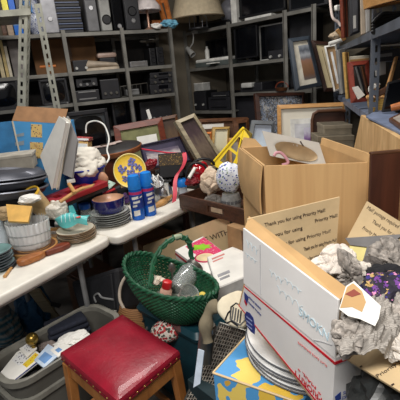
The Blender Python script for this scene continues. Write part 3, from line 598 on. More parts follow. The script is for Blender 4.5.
# yellow pad, white jug at left edge
c = PZ(18, 232, TZ); t = T('note_pad', 'square mustard yellow pad propped behind the glass bowl', 'pad')
n = facing(10, 48); q4 = quad(((6, 204), (32, 206), (28, 222), (8, 221)), PD(18, 214, 2.12), n)
mb = MB(); mb.slab(q4, n, .012); mb.build('cover', mt('mustard cover', (214, 168, 88), .7), t, .001); mb = MB(); mb.slab([lerp(v, (q4[0]+q4[2])/2, .02) for v in q4], n, .012, -.0125); mb.build('pages', mt('pad pages', (225, 205, 160)), t)
c = PZ(1, 246, TZ); t = T('pitcher', 'white and pale blue pitcher cut by the left photo edge', 'pitcher'); r = wid(c, 9); M = Matrix.Translation(c)
mb = MB(); mb.lathe([(0, 0), (r*.8, 0), (r, .04), (r*.95, .1), (r*.75, .17), (r*.85, .2), (r*.8, .2), (r*.7, .17), (0, .02)], M, 28); mb.build('body', mt('white blue glaze', (206, 218, 226), .25), t, smooth=True)
mb = MB(); mb.tube([M @ V(-r*.8*math.cos(a)-r*.3, -r*.8*math.cos(a)*0, .1+.06*math.sin(a)) for a in [R(-80+20*i) for i in range(9)]], .008, 8); mb.build('handle', mt('white blue glaze', (206, 218, 226)), t, smooth=True)
c = PZ(8, 257, TZ+.0); t = T('sponge', 'small yellow green sponge between the pitcher and the glass bowl', 'sponge'); mb = MB(); mb.box((0, 0, .02), (.05, .04, .022), rotz(c+V(-.01, .03, -.0), 30)); mb.build('pad', mt('sponge green', (90, 120, 60), .9), t, .004); mb = MB(); mb.box((0, 0, .005), (.05, .04, .01), rotz(c+V(-.01, .03, 0), 30)); mb.build('foam', mt('sponge yellow', (210, 186, 80), .9), t, .003)
mb = MB(); mb.blob(PD(28, 199, 2.2), (.07, .05, .03), 35, .22, 1.6, 4, True, 25); S('white_wrapper', mb, PAPER, 'white crumpled wrapper lying above the mustard yellow pad', 'wrapper')
mb = MB(); mb.blob(PD(6, 213, 2.2), (.06, .05, .04), 36, .22, 1.6, 4, True); S('tan_cloth', mb, mt('tan cloth', (176, 150, 112), .9), 'tan cloth bundle at the left beside the mustard yellow pad', 'cloth')
# dark trays at left
for i, (y, lb, rr) in enumerate(((197, 'lowest dark oval roasting pan at the left end of the table', 1.0), (188, 'middle dark oval roasting pan in the pile on the left', .98), (179, 'topmost dark oval roasting pan with ribbed sides on the left', .96))):
    t = T('roasting_pan', lb, 'pan', 'oval roasting pans'); c = PD(4, (196, 187, 177)[i], 2.36+.02*i); r = wid(c, 43)*rr; PANZ = c.z if i == 0 else PANZ; PANC = c; M = rotz(c, 15) @ Matrix.Rotation(R(4), 4, 'Y')
    m_ = mt('dark enamel', (72, 74, 82), .35, .3, .2, 8)
    mb = MB(); mb.lathe([(0, 0), (r*.8, 0), (r*.9, .012), (r*.97, .042), (r, .044), (r*1.0, .05), (r*.95, .05), (r*.88, .018), (0, .01)] if i < 2 else [(0, .055), (r*.5, .052), (r*.85, .04), (r*.97, .015), (r, 0), (r*.97, 0), (0, .03)], M, 56, 1, .55); mb.build('pan', m_, t, smooth=True)
    mb = MB(); mb.tube([M @ V(r*(.99)*math.cos(a), r*.99*.55*math.sin(a), .046 if i < 2 else .006) for a in [2*math.pi*k/56 for k in range(56)]], .006, 6, True); mb.build('rolled_rim', mt('worn pan rim', (108, 110, 118), .35, .6), t, smooth=True)
    if i == 2:
        mb = MB()
        for k in range(9): mb.tube([M @ V(x*r, (.5-.11*k)*r*.9*.55, .058*(1-(x*x+((.5-.11*k)*.9)**2)*.75)+.001) for x in [-.7+.1*j for j in range(15)]], .004, 5)
        mb.build('ribs', mt('worn pan rim', (108, 110, 118)), t, smooth=True)
mb = MB(); mb.box((0, 0, (PANZ-TZ)/2), (.34, .16, PANZ-TZ-.006), rotz(V(PANC.x-.04, PANC.y+.05, TZ), 15)); S('cardboard_box', mb, BLACK2, 'black carton hidden under the oval roasting pans', 'box', bevel=.003)
# blue flowered toy box with its flap
nb = facing(4, 0); pb_ = PY(40, 140, 2.66)
t = T('toy_box', 'bright blue cardboard box with yellow picture squares and open kraft flap', 'box')
BLB = mt('box blue', (80, 162, 222), .6, 0, .08, 5)
fq = quad(((12, 121), (64, 124), (62, 176), (12, 160)), pb_, nb); fq[2] = V(fq[1].x, fq[1].y, TZ+.03); fq[3] = V(fq[0].x, fq[0].y, TZ+.03)
mb = MB(); dpt = -nb*.30
mb.slab(fq, nb, .006); mb.slab([fq[1], fq[1]+dpt, fq[2]+dpt, fq[2]], V(1, 0, 0), .006); mb.slab([fq[0]+dpt, fq[1]+dpt, fq[2]+dpt, fq[3]+dpt], nb, .006); mb.prism([fq[3], fq[2], fq[2]+dpt, fq[3]+dpt], (0, 0, .006)); mb.build('body', BLB, t)
lq = [fq[0]+V(-.34, -.10, .0), fq[0]+V(-.004, 0, 0), fq[3]+V(-.004, 0, 0), fq[3]+V(-.34, -.10, 0)]; nl = (lq[1]-lq[0]).cross(lq[3]-lq[0]).normalized(); nl = nl if nl.y < 0 else -nl
mb = MB(); mb.slab(lq, nl, .006); mb.build('side_wall', mt('deep box blue', (48, 118, 170), .6), t)
nf = (nb+V(0, 0, .9)).normalized(); kq = [PP(17, 106, fq[0]+V(0, .06, 0), nb), PP(68, 109, fq[0]+V(0, .06, 0), nb), fq[1]+V(0, 0, .002), fq[0]+V(0, 0, .002)]
mb = MB(); mb.slab(kq, nb, .005); mb.build('flap', mt('box kraft', (140, 104, 72), .85), t)
mb = MB(); mb.sub(fq, -.005, .025, 0, .9, nb, 0, .003); mb.build('cream_edge', CREAM, t)
YP = spots('yellow picture print', (226, 192, 120), [(90, 60, 60), (170, 90, 60), (60, 60, 90)], 75, .3, .6)
for x0, y0, x1, y1 in ((31, 124, 42, 137), (30, 142, 43, 158)):
    mb = MB(); mb.slab(quad(((x0, y0), (x1, y0+.6), (x1, y1+.6), (x0, y1)), fq[0]+nb*.0015, nb), nb, .0012); mb.build('picture_square', YP, t)
for x0, y0, x1, y1 in ((16, 133, 24, 136), (15, 141, 24, 145)):
    mb = MB(); mb.slab(quad(((x0, y0+1.5), (x1, y0-.5), (x1, y1), (x0, y1+1)), fq[0]+nb*.0015, nb), nb, .0012); mb.build('grey_print', mt('grey print', (134, 148, 158), .7), t)
# white binders standing in front
for i, (q, lb, m_) in enumerate((
    (((59, 116), (66, 121), (52, 190), (40, 156)), 'thick white ring binder standing tilted before the blue box', PAPER),
    (((61, 117), (69, 119), (57, 190), (49, 160)), 'cream folder standing between the white binder and the clear cover', CREAM),
    (((67, 116), (77, 141), (72, 178), (54, 170)), 'cloudy clear plastic cover leaning at the binders', mt('cloudy plastic', (170, 168, 168), .3, 0, .05, 5, 0, .2)))):
    pz = PY(55, 165, 2.36+.04*i); n = facing(-38+8*i, 14); q4 = quad(q, pz, n); t = T('binder' if i == 0 else ('folder' if i == 1 else 'plastic_cover'), lb, 'folder')
    mb = MB(); mb.slab(q4, n, .003); mb.slab(q4, n, .003, -.03 if i == 0 else -.012); mb.build('cover', m_, t)
    if i < 2: mb = MB(); mb.slab([lerp(v, (q4[0]+q4[2])/2, .05) for v in q4], n, .02 if i == 0 else .006, -.005); mb.build('paper_stack', PAPER, t)
    else: mb = MB(); mb.slab([q4[0], lerp(q4[0], q4[1], .06), lerp(q4[3], q4[2], .06), q4[3]], n, .01, .001); mb.build('spine', LGREY, t)
# books and small printed pieces behind
for i, (x0, y0, x1, y1, c, lb) in enumerate(((74, 137, 89, 141, (170, 60, 62), 'red book on top behind the white cloth'), (73, 141, 88, 151, (214, 170, 100), 'yellow printed book behind the white cloth'))):
    n = facing(0, 5); q4 = quad(((x0, y0), (x1, y0+1), (x1, y1), (x0, y1)), PY(80, 140, 2.95), n); t = T('book', lb, 'book'); mb = MB(); mb.slab(q4, n, .12); mb.build('cover', spots('print %d' % i, c, [(230, 220, 190), (120, 50, 40)], 60, .25), t, .002)
    mb = MB(); mb.sub(q4, .03, .97, .2, .8, n, -.1, .001); mb.build('pages', PAPER, t)
c = PD(9, 163, 2.45); mb = MB(); mb.box((0, 0, .0), (.30, .16, .08), rotz(c, 12)); t = T('storage_box', 'worn grey white box lying on the dark roasting pans', 'box'); mb.build('body', mt('worn white card', (150, 144, 132), .8), t, .004); mb = MB(); mb.box((0, 0, .045), (.31, .17, .02), rotz(c, 12)); mb.build('lid', mt('worn white lid', (168, 162, 150), .8), t, .004)
# white cloth over navy casserole
c = PZ(88, 190, TZ); rr = wid(c, 16); c2 = PD(87, 186, 2.72)
t = T('casserole', 'deep navy casserole overflowing with white cloth behind the red rack', 'bowl'); M = Matrix.Translation(c2)
mb = MB(); mb.lathe([(0, 0), (rr*.6, 0), (rr*.95, .06), (rr*1.02, .13), (rr*.98, .13), (rr*.6, .012), (0, .01)], M, 36); mb.build('pot', mt('royal blue glaze', (30, 40, 130), .25, 0, .1, 6), t, smooth=True)
mb = MB(); mb.tube([M @ V(rr*1.02*math.cos(a), rr*1.02*math.sin(a), .128) for a in [2*math.pi*i/40 for i in range(40)]], .007, 8, True); mb.build('rim', mt('royal blue glaze', (30, 40, 130)), t, smooth=True)
mb = MB(); mb.blob(c2+V(0, 0, .165), (rr*1.1, rr*1.02, .10), 11, .14, 1.5, 5, True, 0); S('cloth', mb, mt('white cloth', (216, 210, 198), .85, 0, .08, 9), 'crumpled white cloth heaped in the navy casserole', 'cloth', smooth=True)
mb = MB(); mb.box((0, 0, (c2.z-TZ)/2), (.17, .17, c2.z-TZ-.004), rotz(V(c2.x, c2.y, TZ), 20)); S('crate', mb, BLACK2, 'dark crate under the navy casserole', 'crate', bevel=.004)
c = c2+V(.13, -.06, 0); mb = MB(); mb.blob(c+V(0, 0, .05), (.035, .03, .05), 4, .15, 1.2, 3, False); S('wooden_ball', mb, mt('pink wood', (190, 140, 110), .5), 'pinkish wooden ball beside the navy casserole', 'ball', smooth=True)
# black round tray/drum with orange rim, white cable
c = PD(116, 148, 3.2); t = T('tambourine', 'large round dark tray with orange wooden rim behind the yellow pan', 'tray'); rr = wid(c, 26); M = Matrix.Translation(c) @ Matrix.Rotation(R(-4), 4, 'Y') @ Matrix.Rotation(R(4), 4, 'X')
mb = MB(); mb.lathe([(rr*.98, -.035), (rr, -.03), (rr, .0), (rr*.96, .005), (rr*.94, 0), (rr*.94, -.035)], M, 48); mb.build('rim', wood('dull orange wood', (110, 62, 34), (146, 88, 50)), t, smooth=True)
mb = MB(); mb.lathe([(0, .03), (rr*.6, .03), (rr*.92, .012), (rr*.97, .0), (0, -.03)], M, 48); mb.build('skin', mt('dark leather', (52, 50, 50), .5), t, smooth=True)
t2 = T('cardboard_carton', 'low brown carton under the round dark tray', 'box'); mb = MB(); mb.box((0, 0, (c.z-.065-TZ)/2), (.26, .22, c.z-.065-TZ), rotz(V(c.x, c.y, TZ), 20)); mb.build('body', WOODM, t2, .004); mb = MB(); mb.box((0, -.111, (c.z-.065-TZ)/2), (.05, .002, c.z-.07-TZ), rotz(V(c.x, c.y, TZ), 20)); mb.build('tape', KRAFT, t2)
mb = MB(); q = [PD(x, y, d) for x, y, d in ((86, 133, 3.0), (87, 124, 3.0), (95, 121, 3.0), (103, 124, 2.98), (107, 131, 2.95), (109, 140, 2.9), (107, 150, 2.85), (109, 158, 2.8), (105, 165, 2.75))]
def smooth_pts(P, n=6):
    o = []
    for i in range(len(P)-1):
        p0, p1, p2, p3 = P[max(i-1, 0)], P[i], P[i+1], P[min(i+2, len(P)-1)]
        for k in range(n):
            u = k/n; o.append(.5*((2*p1)+(p2-p0)*u+(2*p0-5*p1+4*p2-p3)*u*u+(3*p1-p0-3*p2+p3)*u**3))
    return o+[P[-1]]
mb.tube(smooth_pts(q), .006, 8); S('white_cable', mb, WHITE, 'thick white cable looping up over the dark round tray', 'cable', smooth=True)
t = T('paper_sheet', 'folded printed sheets lying on the round dark tray', 'paper'); mb = MB()
for k in range(3): mb.box((.02*k, 0, .003*k), (.16, .06, .002), M @ Matrix.Translation((-.12+.03*k, -.02, .036)) @ Matrix.Rotation(R(20*k-10), 4, 'Z'))
mb.build('sheets', mt('rose paper', (200, 180, 172), .7), t); mb = MB(); mb.box((0, 0, .011), (.06, .03, .001), M @ Matrix.Translation((-.08, -.02, .036))); mb.build('print', INK, t)
# red rack, wooden fork, jug etc
t = T('tool_tray', 'long red plastic tray with dark openings among the table clutter', 'tray'); a, b = PZ(52, 212, TZ), PZ(104, 190, TZ)
a, b = PD(53, 204, 2.36), PD(106, 183, 2.58); M = frm(a, b-a); L = (b-a).length
mb = MB()
for y in (0, .13): mb.box((L/2, y, 0), (L, .055, .035), M)
for i in range(5): mb.box((L*(.06+.22*i), .065, 0), (.04, .08, .03), M)
mb.build('frame', mt('dull red plastic', (150, 34, 42), .45, 0, .1, 8), t, .005); mb = MB(); mb.box((L/2, .065, -.03), (L, .17, .02), M); mb.build('base', BLACK2, t)
mb = MB(); mb.box((L*.62, -.0, .019), (.06, .03, .004), M); mb.build('label_plate', PAPER, t)
t = T('wooden_fork', 'pale wooden salad fork lying across the red tray', 'fork'); P_ = [PD(60, 202, 2.28), PD(69, 196, 2.31), PD(77, 191, 2.34), PD(84, 188, 2.37)]
mb = MB(); mb.tube(smooth_pts(P_), [.011]*19, 8); mb.build('handle', WOODT, t, smooth=True); mb = MB()
for k in (-1, 0, 1): mb.tube([P_[-1]+V(0, .014*k, 0), P_[-1]+V(.06, .022*k, .012)], [.008, .004], 6)
mb.build('prongs', WOODT, t); mb = MB(); mb.tube([PD(69, 184, 2.36), PD(75, 193, 2.31)], .012, 8); S('wooden_rod', mb, WOODT, 'short tan rod crossing the wooden salad fork', 'rod')
mb = MB(); mb.box((0, 0, .0), (.05, .035, .02), rotz(PD(71, 181, 2.48), 20)); S('white_block', mb, WHITE, 'small white block just above the red tool tray', 'block', bevel=.004)
t = T('paint_pot', 'yellow and beige tin with ragged white bag in the middle of the clutter', 'tin'); c = PZ(42, 224, TZ); r = wid(c, 9); M = Matrix.Translation(PD(46, 212, 2.4)) @ Matrix.Rotation(R(24), 4, 'X') @ Matrix.Rotation(R(-18), 4, 'Y')
mb = MB(); mb.lathe([(0, 0), (r*.9, 0), (r*.95, .13), (r, .15), (r*.92, .15), (r*.85, .02), (0, .02)], M, 28); mb.build('tin', mt('beige tin body', (190, 164, 120), .5), t, smooth=True); mb = MB(); mb.lathe([(r*.9, .142), (r*1.04, .15), (r*1.0, .165), (r*.86, .158)], M, 28); mb.build('yellow_rim', mt('yellow paint', (214, 172, 56), .4), t, smooth=True)
mb = MB(); mb.blob(PD(58, 212, 2.36), (.075, .06, .085), 21, .22, 1.7, 4, True); S('plastic_bag', mb, mt('grey white plastic bag', (196, 190, 178), .35), 'crumpled grey white bag beside the yellow rimmed tin', 'bag')
mb = MB(); c = PZ(42, 239, TZ)+V(0, .06, .012); mb.tube([c+V(.14*math.cos(a), .075*math.sin(a), .004*math.sin(3*a)) for a in [2*math.pi*i/48 for i in range(48)]], .012, 8, True); S('wicker_ring', mb, WOODT, 'thin tan wicker ring lying under the crumpled bag', 'ring', smooth=True)
t = T('jar', 'small jar with bright blue lid beside the turquoise fish dish', 'jar'); c = PZ(86, 222, TZ)+V(0, .03, 0); M = Matrix.Translation(c)
mb = MB(); mb.lathe([(0, 0), (.03, 0), (.035, .02), (.035, .08), (.028, .09), (0, .09)], M, 20); mb.build('glass', GLASS, t, smooth=True); mb = MB(); mb.lathe([(.036, .085), (.038, .09), (.038, .118), (.03, .122), (0, .122)], M, 24); mb.build('lid', mt('blue lid', (40, 100, 196), .35), t, smooth=True)
t = T('glass_mug', 'clear glass mug standing between the two plate stacks', 'mug'); c = PZ(96, 229, TZ)+V(.0, .03, 0); M = Matrix.Translation(c); mb = MB(); mb.lathe([(0, 0), (.032, 0), (.036, .1), (.033, .1), (.03, .008), (0, .008)], M, 24); mb.build('cup', GLASS, t, smooth=True)
mb = MB(); mb.tube([M @ V(-.035-.025*math.sin(a), 0, .05+.03*math.cos(a)) for a in [math.pi*i/10 for i in range(11)]], .005, 8); mb.build('handle', GLASS, t, smooth=True)
t = T('leaflet', 'pale green leaflet lying left of the yellow pan', 'paper'); n = facing(20, 50); q4 = quad(((98, 184), (108, 180), (116, 183), (108, 190)), PD(107, 185, 2.85), n); mb = MB(); mb.slab(q4, n, .003); mb.build('sheet', mt('pale green paper', (190, 216, 200), .6), t)
mb = MB(); mb.sub(q4, .2, .7, .3, .6, n, 0, .001); mb.build('print', mt('green print', (90, 140, 110)), t)
mb = MB(); c = PZ(100, 200, TZ); mb.blob(c+V(0, .10, .045), (.12, .09, .05), 31, .3, 1.6, 4, True); S('dark_cloth', mb, mt('dark plum cloth', (60, 30, 44), .9), 'dark plum cloth behind the navy bowl', 'cloth')
mb = MB(); c = PZ(128, 205, TZ); mb.blob(c+V(0.02, .14, .05), (.14, .09, .06), 33, .3, 1.6, 4, True); S('dark_cloth', mb, mt('black wool', (30, 30, 34), .95), 'black cloth bundle behind the two blue spray cans', 'cloth')
# yellow pan with violet flowers
c = PZ(131, 207, TZ); n = facing(8, 22); pc_ = PY(130, 171, c.y+.10); t = T('painted_plate', 'yellow plate painted with violet flowers standing behind the spray cans', 'plate')
r = wid(pc_, 17); Mx = frm(pc_, V(-n.y, n.x, 0), n)
mb = MB(); mb.lathe([(0, .006), (r*.6, .006), (r*.92, .018), (r, .022), (r*.98, .016), (r*.6, -.006), (0, -.006)], Mx, 48, .93, 1.0); mb.build('plate', mt('sun yellow glaze', (232, 194, 62), .35, 0, .06, 6), t, smooth=True)
mb = MB(); mb.tube([Mx @ V(r*.99*.93*math.cos(a), r*.99*math.sin(a), .021) for a in [2*math.pi*i/48 for i in range(48)]], .004, 6, True); mb.build('rim', mt('pale yellow rim', (240, 222, 150)), t, smooth=True)
for k, (x, y, s_) in enumerate(((.25, .55, .3), (-.5, .2, .27), (.05, -.05, .26), (-.4, -.5, .2), (.6, .1, .2), (.5, -.4, .22))):
    mb = MB()
    for j in range(7):
        a = j*.9+k; q = r*s_*((.62 if j % 2 else .8) if j else 0); mb.lathe([(0, .004), (r*s_*.30, .003), (r*s_*.34, 0)], Mx @ Matrix.Translation((x*r*.9+q*math.cos(a), y*r*.9+q*math.sin(a), .008+.012*max(0, (x*x+y*y)-.3)+.0005*j)), 9)
    mb.build('flower', mt('violet glaze', (84, 90, 160), .4, 0, .4, 60), t)
# spray cans
def can(px, py, ytop, label, first=None, lean=0):
    c = PZ(px, py, TZ); r = wid(c, 6.5)
    H = PY(px, ytop, c.y).z-TZ
    if first: return dup(first, label, c, 25)
    t = T('spray_can', label, 'can', 'blue spray cans'); M = Matrix.Identity(4); CB_ = mt('can blue', (26, 96, 190), .25, .3, .05)
    mb = MB(); mb.lathe([(0, 0), (r*.95, 0), (r, .008), (r, H*.68), (r*.9, H*.73), (0, H*.73)], M, 32); mb.build('body', CB_, t, smooth=True)
    mb = MB(); mb.lathe([(r*1.01, H*.26), (r*1.012, H*.27), (r*1.012, H*.55), (r*1.01, H*.56)], M, 32); mb.build('label_band', mt('can navy', (36, 60, 140), .3), t, smooth=True)
    mb = MB(); mb.lathe([(r*1.015, H*.58), (r*1.015, H*.64)], M, 32); mb.build('magenta_band', mt('magenta print', (190, 50, 110), .4), t, smooth=True)
    mb = MB(); mb.lathe([(r*1.0, H*.69), (r*.98, H*.86), (r*.82, H*.98), (r*.5, H), (0, H)], M, 32); mb.build('cap', mt('can cap blue', (30, 126, 216), .35), t, smooth=True)
    for pn_, z0, z1, a0, a1 in [(n_, *v_) for n_, v_ in zip(('white_lettering', 'white_lettering', 'white_lettering', 'white_patch', 'white_lettering'), ((.47, .53, -120, -62), (.38, .43, -112, -52), (.30, .345, -120, -80), (.10, .22, -118, -62), (.49, .52, -50, -20)))]:
        mb = MB()
        P_ = [(r*1.02*math.cos(R(a)), r*1.02*math.sin(R(a))) for a in [a0+(a1-a0)*i/8 for i in range(9)]]
        for i in range(8): mb.add([(*P_[i], H*z0+.006*i/8), (*P_[i+1], H*z0+.006*(i+1)/8), (*P_[i+1], H*z1+.006*(i+1)/8), (*P_[i], H*z1+.006*i/8)], [(0, 1, 2, 3)])
        mb.build(pn_, WHITE, t)
    finish(t); t.location = c; return t
c1 = can(139, 218.5, 174, 'blue spray can nearer the navy bowl, left of the pair'); can(150.5, 214.5, 170, 'blue spray can on the right of the pair, near the glass pot', c1)
# glass pot, horn, bottle with blue cap
c = PZ(163, 203, TZ); t = T('glass_pot', 'shiny silver and glass pot right of the blue spray cans', 'pot'); r = wid(c, 10.5); M = Matrix.Translation(c+V(0, .06, .0))
mb = MB(); mb.lathe([(0, 0), (r*.8, 0), (r, .04), (r*.95, .09), (r*.7, .125), (r*.66, .125), (r*.9, .088), (r*.75, .012), (0, .012)], M, 32); mb.build('pot', SILVER, t, smooth=True); mb = MB(); mb.lathe([(r*.7, .125), (r*.6, .15), (r*.15, .165), (r*.12, .18), (0, .182)], M, 28); mb.build('lid', GLASS, t, smooth=True)
mb = MB(); mb.box((r*.5, -r*.72, .09), (.03, .012, .1), M); mb.build('white_handle', WHITE, t, .004)
t = T('carved_horn', 'pale wooden carved horn lying before the glass pot', 'ornament'); P_ = [PZ(154, 207, TZ+.012), PZ(160, 204, TZ+.015), PZ(166, 200, TZ+.025), PZ(172, 195, TZ+.045)]
mb = MB(); k = smooth_pts(P_); mb.tube(k, [.012+.016*(1-abs(2*i/(len(k)-1)-.9))**1 if i < len(k)-1 else .004 for i in range(len(k))], 10); mb.build('horn', WOODT, t, smooth=True); mb = MB(); mb.tube([P_[0]-V(.01, 0, 0), P_[0]], .014, 10); mb.build('tip', WOODB, t)
t = T('squeeze_bottle', 'cloudy bottle with round blue cap beside the dark drawer', 'bottle'); c = PZ(183.5, 200, TZ); r = wid(c, 4.6); M = Matrix.Translation(c+V(0, .05, 0)); H = PY(181, 178, c.y+.05).z-TZ
mb = MB(); mb.lathe([(0, 0), (r, 0), (r*1.05, .01), (r, H*.55), (r*.8, H*.62), (0, H*.62)], M, 24); mb.build('body', mt('cloudy bottle', (200, 206, 214), .3, 0, .05, 5, 0, .3), t, smooth=True); mb = MB(); mb.lathe([(r*1.0, H*.58), (r*1.12, H*.6), (r*1.12, H*.85), (r*.8, H*.97), (0, H)], M, 24); mb.build('cap', mt('can cap blue', (30, 126, 216)), t, smooth=True)
# dark gift box, ribbons, shiny red bag
t = T('gift_box', 'dark box with gold patterned side behind the red ribbon', 'box'); n = facing(6, 10); p = PZ(170, 190, TZ); q4 = quad(((158, 154), (183, 152), (183, 176), (160, 178)), PD(170, 165, 2.86), n)
mb = MB(); mb.slab(q4, n, .14); mb.build('body', BLACK, t, .004); mb = MB(); mb.sub(q4, .02, .98, .05, .5, n, 0, .002); mb.build('gold_panel', spots('gold pattern', (60, 46, 26), [(150, 120, 60), (110, 84, 40)], 90, .35), t)
mb = MB(); P_ = [PD(x, y, d) for x, y, d in ((184, 153, 2.76), (185, 160, 2.74), (182, 168, 2.72), (177, 175, 2.70), (175, 183, 2.66), (175, 194, 2.62), (174, 202, 2.6))]; k = smooth_pts(P_)
for i in range(len(k)-1):
    w0 = V(.014, .006, .004); mb.hexa([k[i]-w0, k[i]+w0, k[i]+w0+V(0, .004, 0), k[i]-w0+V(0, .004, 0)], [k[i+1]-w0, k[i+1]+w0, k[i+1]+w0+V(0, .004, 0), k[i+1]-w0+V(0, .004, 0)])
S('ribbon', mb, mt('rose red ribbon', (196, 52, 72), .5), 'rose red ribbon hanging down past the blue capped bottle', 'ribbon')
mb = MB(); P_ = [PD(x, y, d) for x, y, d in ((142, 149, 3.05), (155, 151, 3.0), (170, 153, 2.95), (184, 153, 2.9))]; mb.tube(smooth_pts(P_), .006, 8); S('ribbon', mb, mt('rose red ribbon', (196, 52, 72)), 'pinkish red ribbon stretched along the purple matted picture', 'ribbon', smooth=True)
t = T('handbag', 'shiny red patent handbag behind the dark drawer', 'bag'); c = PD(202, 172, 2.9); mb = MB(); mb.blob(c, (.10, .07, .075), 41, .22, 1.8, 4, True); mb.build('bag', mt('patent red', (176, 18, 30), .15, 0, .2, 8, 0, 0, .6), t, smooth=True); mb = MB(); mb.tube([c+V(.08*math.cos(a)+.01, -.02, .05+.05*math.sin(a)) for a in [math.pi*i/12 for i in range(13)]], .01, 8); mb.build('strap', BLACK, t, smooth=True)
mb = MB(); mb.tube([PD(189, 178, 2.72), PD(195, 168, 2.76)], .012, 10); S('white_tube', mb, WHITE, 'short white tube leaning at the red handbag', 'tube')
mb = MB(); mb.blob(PD(150, 165, 3.0), (.06, .05, .05), 44, .3, 1.6, 4, True); S('red_wrap', mb, mt('dark red wrap', (130, 20, 34), .4), 'dark red wrap beside the yellow flowered plate', 'cloth')
mb = MB(); mb.blob(PD(172, 172, 2.95), (.12, .08, .06), 45, .3, 1.6, 4, True); S('dark_cloth', mb, mt('black wool', (30, 30, 34)), 'black cloth bundle under the dark gold patterned box', 'cloth')

mb = MB(); rg_ = random.Random(4); P_ = [PD(146+14*rg_.random(), 173+17*rg_.random(), 2.55+.06*rg_.random()) for i in range(14)]; mb.tube(smooth_pts(P_), .0035, 6); S('white_string', mb, WHITE, 'tangled white string between the spray cans and the glass pot', 'string', smooth=True)
t = T('measuring_cup', 'grey metal cup with dark handle left of the tangled white string', 'cup'); c = PD(158, 184, 2.85); M = Matrix.Translation(c) @ Matrix.Rotation(R(60), 4, 'X'); mb = MB(); mb.lathe([(0, 0), (.03, 0), (.045, .06), (.042, .06), (.028, .006), (0, .006)], M, 24); mb.build('cup', SILVER, t, smooth=True); mb = MB(); mb.tube([M @ V(.04, 0, .05), M @ V(.10, 0, .06)], .008, 8); mb.build('handle', BLACK, t)
mb = MB(); mb.slab(quad(((146, 110), (149, 109), (152, 118), (149, 120)), PD(149, 115, 3.75), facing(10, 8)), facing(10, 8), .02); S('white_card', mb, PAPER, 'small white card standing above the mahogany frame', 'card')
mb = MB(); mb.blob(PD(123, 200, 2.72), (.05, .05, .04), 37, .2, 1.6, 4, True); S('purple_cloth', mb, mt('deep purple cloth', (58, 30, 78), .8), 'deep purple cloth wedged right of the navy bowl', 'cloth')
t = T('paint_brush', 'red handled brush lying above the navy bowl', 'brush'); a, b = PD(103, 194, 2.6), PD(120, 187, 2.66); mb = MB(); mb.tube([a, lerp(a, b, .7)], [.006, .009], 8); mb.build('handle', RED, t, smooth=True); mb = MB(); mb.tube([lerp(a, b, .7), b], [.012, .015], 8); mb.build('bristles', BLACK2, t)
mb = MB(); P_ = [PD(x, y, 2.78) for x, y in ((186, 178), (188, 168), (194, 163), (202, 164), (207, 170), (206, 180))]; mb.tube(smooth_pts(P_), .009, 8); S('black_strap', mb, BLACK, 'black strap looping round the red patent handbag', 'strap', smooth=True)
mb = MB(); mb.blob(PD(192, 182, 2.76), (.05, .04, .035), 38, .22, 1.6, 4, True); S('red_scarf', mb, mt('dark red scarf', (120, 18, 30), .6), 'dark red scarf between the blue capped bottle and the beige paper bundle', 'scarf')
# ---------------------------------------------------------------- bench under the frames
t = T('work_bench', 'dark wooden bench under the leaning picture frames at the back', 'bench')
mb = MB(); mb.box((.6, .28, -.02), (1.24, .58, .04), fr(RR, .25, -.66, BZ)); mb.build('bench_top', WOODD, t, .004)
for x in (.05, 1.15):
    for y in (.05, .52): mb = MB(); mb.box((x, y, (BZ-.04)/2), (.05, .05, BZ-.04), fr(RR, .25, -.66, 0)); mb.build('leg', WOODD, t, .003)
# ---------------------------------------------------------------- picture frames
def pf(px4, d, yaw, tilt, label, fw, fm, layers, anchor=None, th=.03, foot=None, group=None, name='picture_frame'):
    """frame of four mitred bars, then nested sheets [(part, inset0, material)] towards the middle"""
    n = facing(yaw, tilt); p = PD(*(anchor or ((px4[2][0]+px4[3][0])/2, (px4[2][1]+px4[3][1])/2)), d); q = quad(px4, p, n)
    if foot is not None:
        for a, b in ((0, 3), (1, 2)):
            v = q[b]-q[a]; q[b] = q[a]+v*((foot-q[a].z)/v.z)
    t = T(name, label, 'picture frame', group)
    W = ((q[1]-q[0]).length+(q[2]-q[3]).length)/2; H = ((q[3]-q[0]).length+(q[2]-q[1]).length)/2
    def P(u, v): return lerp(lerp(q[0], q[1], u), lerp(q[3], q[2], u), v)
    w = fw; mb = MB(); u, v = w/W, w/H
    for a, b, c, e in (((0, 0), (1, 0), (1-u, v), (u, v)), ((1, 0), (1, 1), (1-u, 1-v), (1-u, v)), ((1, 1), (0, 1), (u, 1-v), (1-u, 1-v)), ((0, 1), (0, 0), (u, v), (u, 1-v))):
        A, B, C, D = P(*a), P(*b), P(*c), P(*e); o1 = n*.0; o2 = n*.012
        mb.hexa([A-n*th, B-n*th, C-n*th, D-n*th], [A+o1, B+o1, C+o2, D+o2])
    mb.build('frame', fm, t, .002)
    for i, (pn_, ins, m_) in enumerate(layers):
        mb = MB(); a, b = (0, 0) if isinstance(ins, tuple) else (ins/W, ins/H)
        if isinstance(ins, tuple): mb.sub(q, *ins, n, -.010, -.004+.001*i)
        else: mb.sub(q, a, 1-a, b, 1-b, n, -.010, -.006+.001*i)
        mb.build(pn_, m_, t)
    mb = MB(); mb.sub(q, .02, .98, .02, .98, n, -th*.95, -.012); mb.build('backing', KRAFTD, t)
    return t
OFFW = mt('off white mat', (222, 216, 200), .8, 0, .04, 6); CREAMM = mt('cream mat', (206, 190, 150), .8, 0, .05, 6)
pf(((113, 126), (162, 117), (169, 152), (119, 163)), 3.55, 14, 14, 'mahogany frame with green mat and white paper behind the round dark tray', .055, WOODM, [('mat', .05, mt('sage green mat', (122, 122, 84), .8)), ('paper', (.42, .82, .30, .48), PAPER)], foot=BZ)
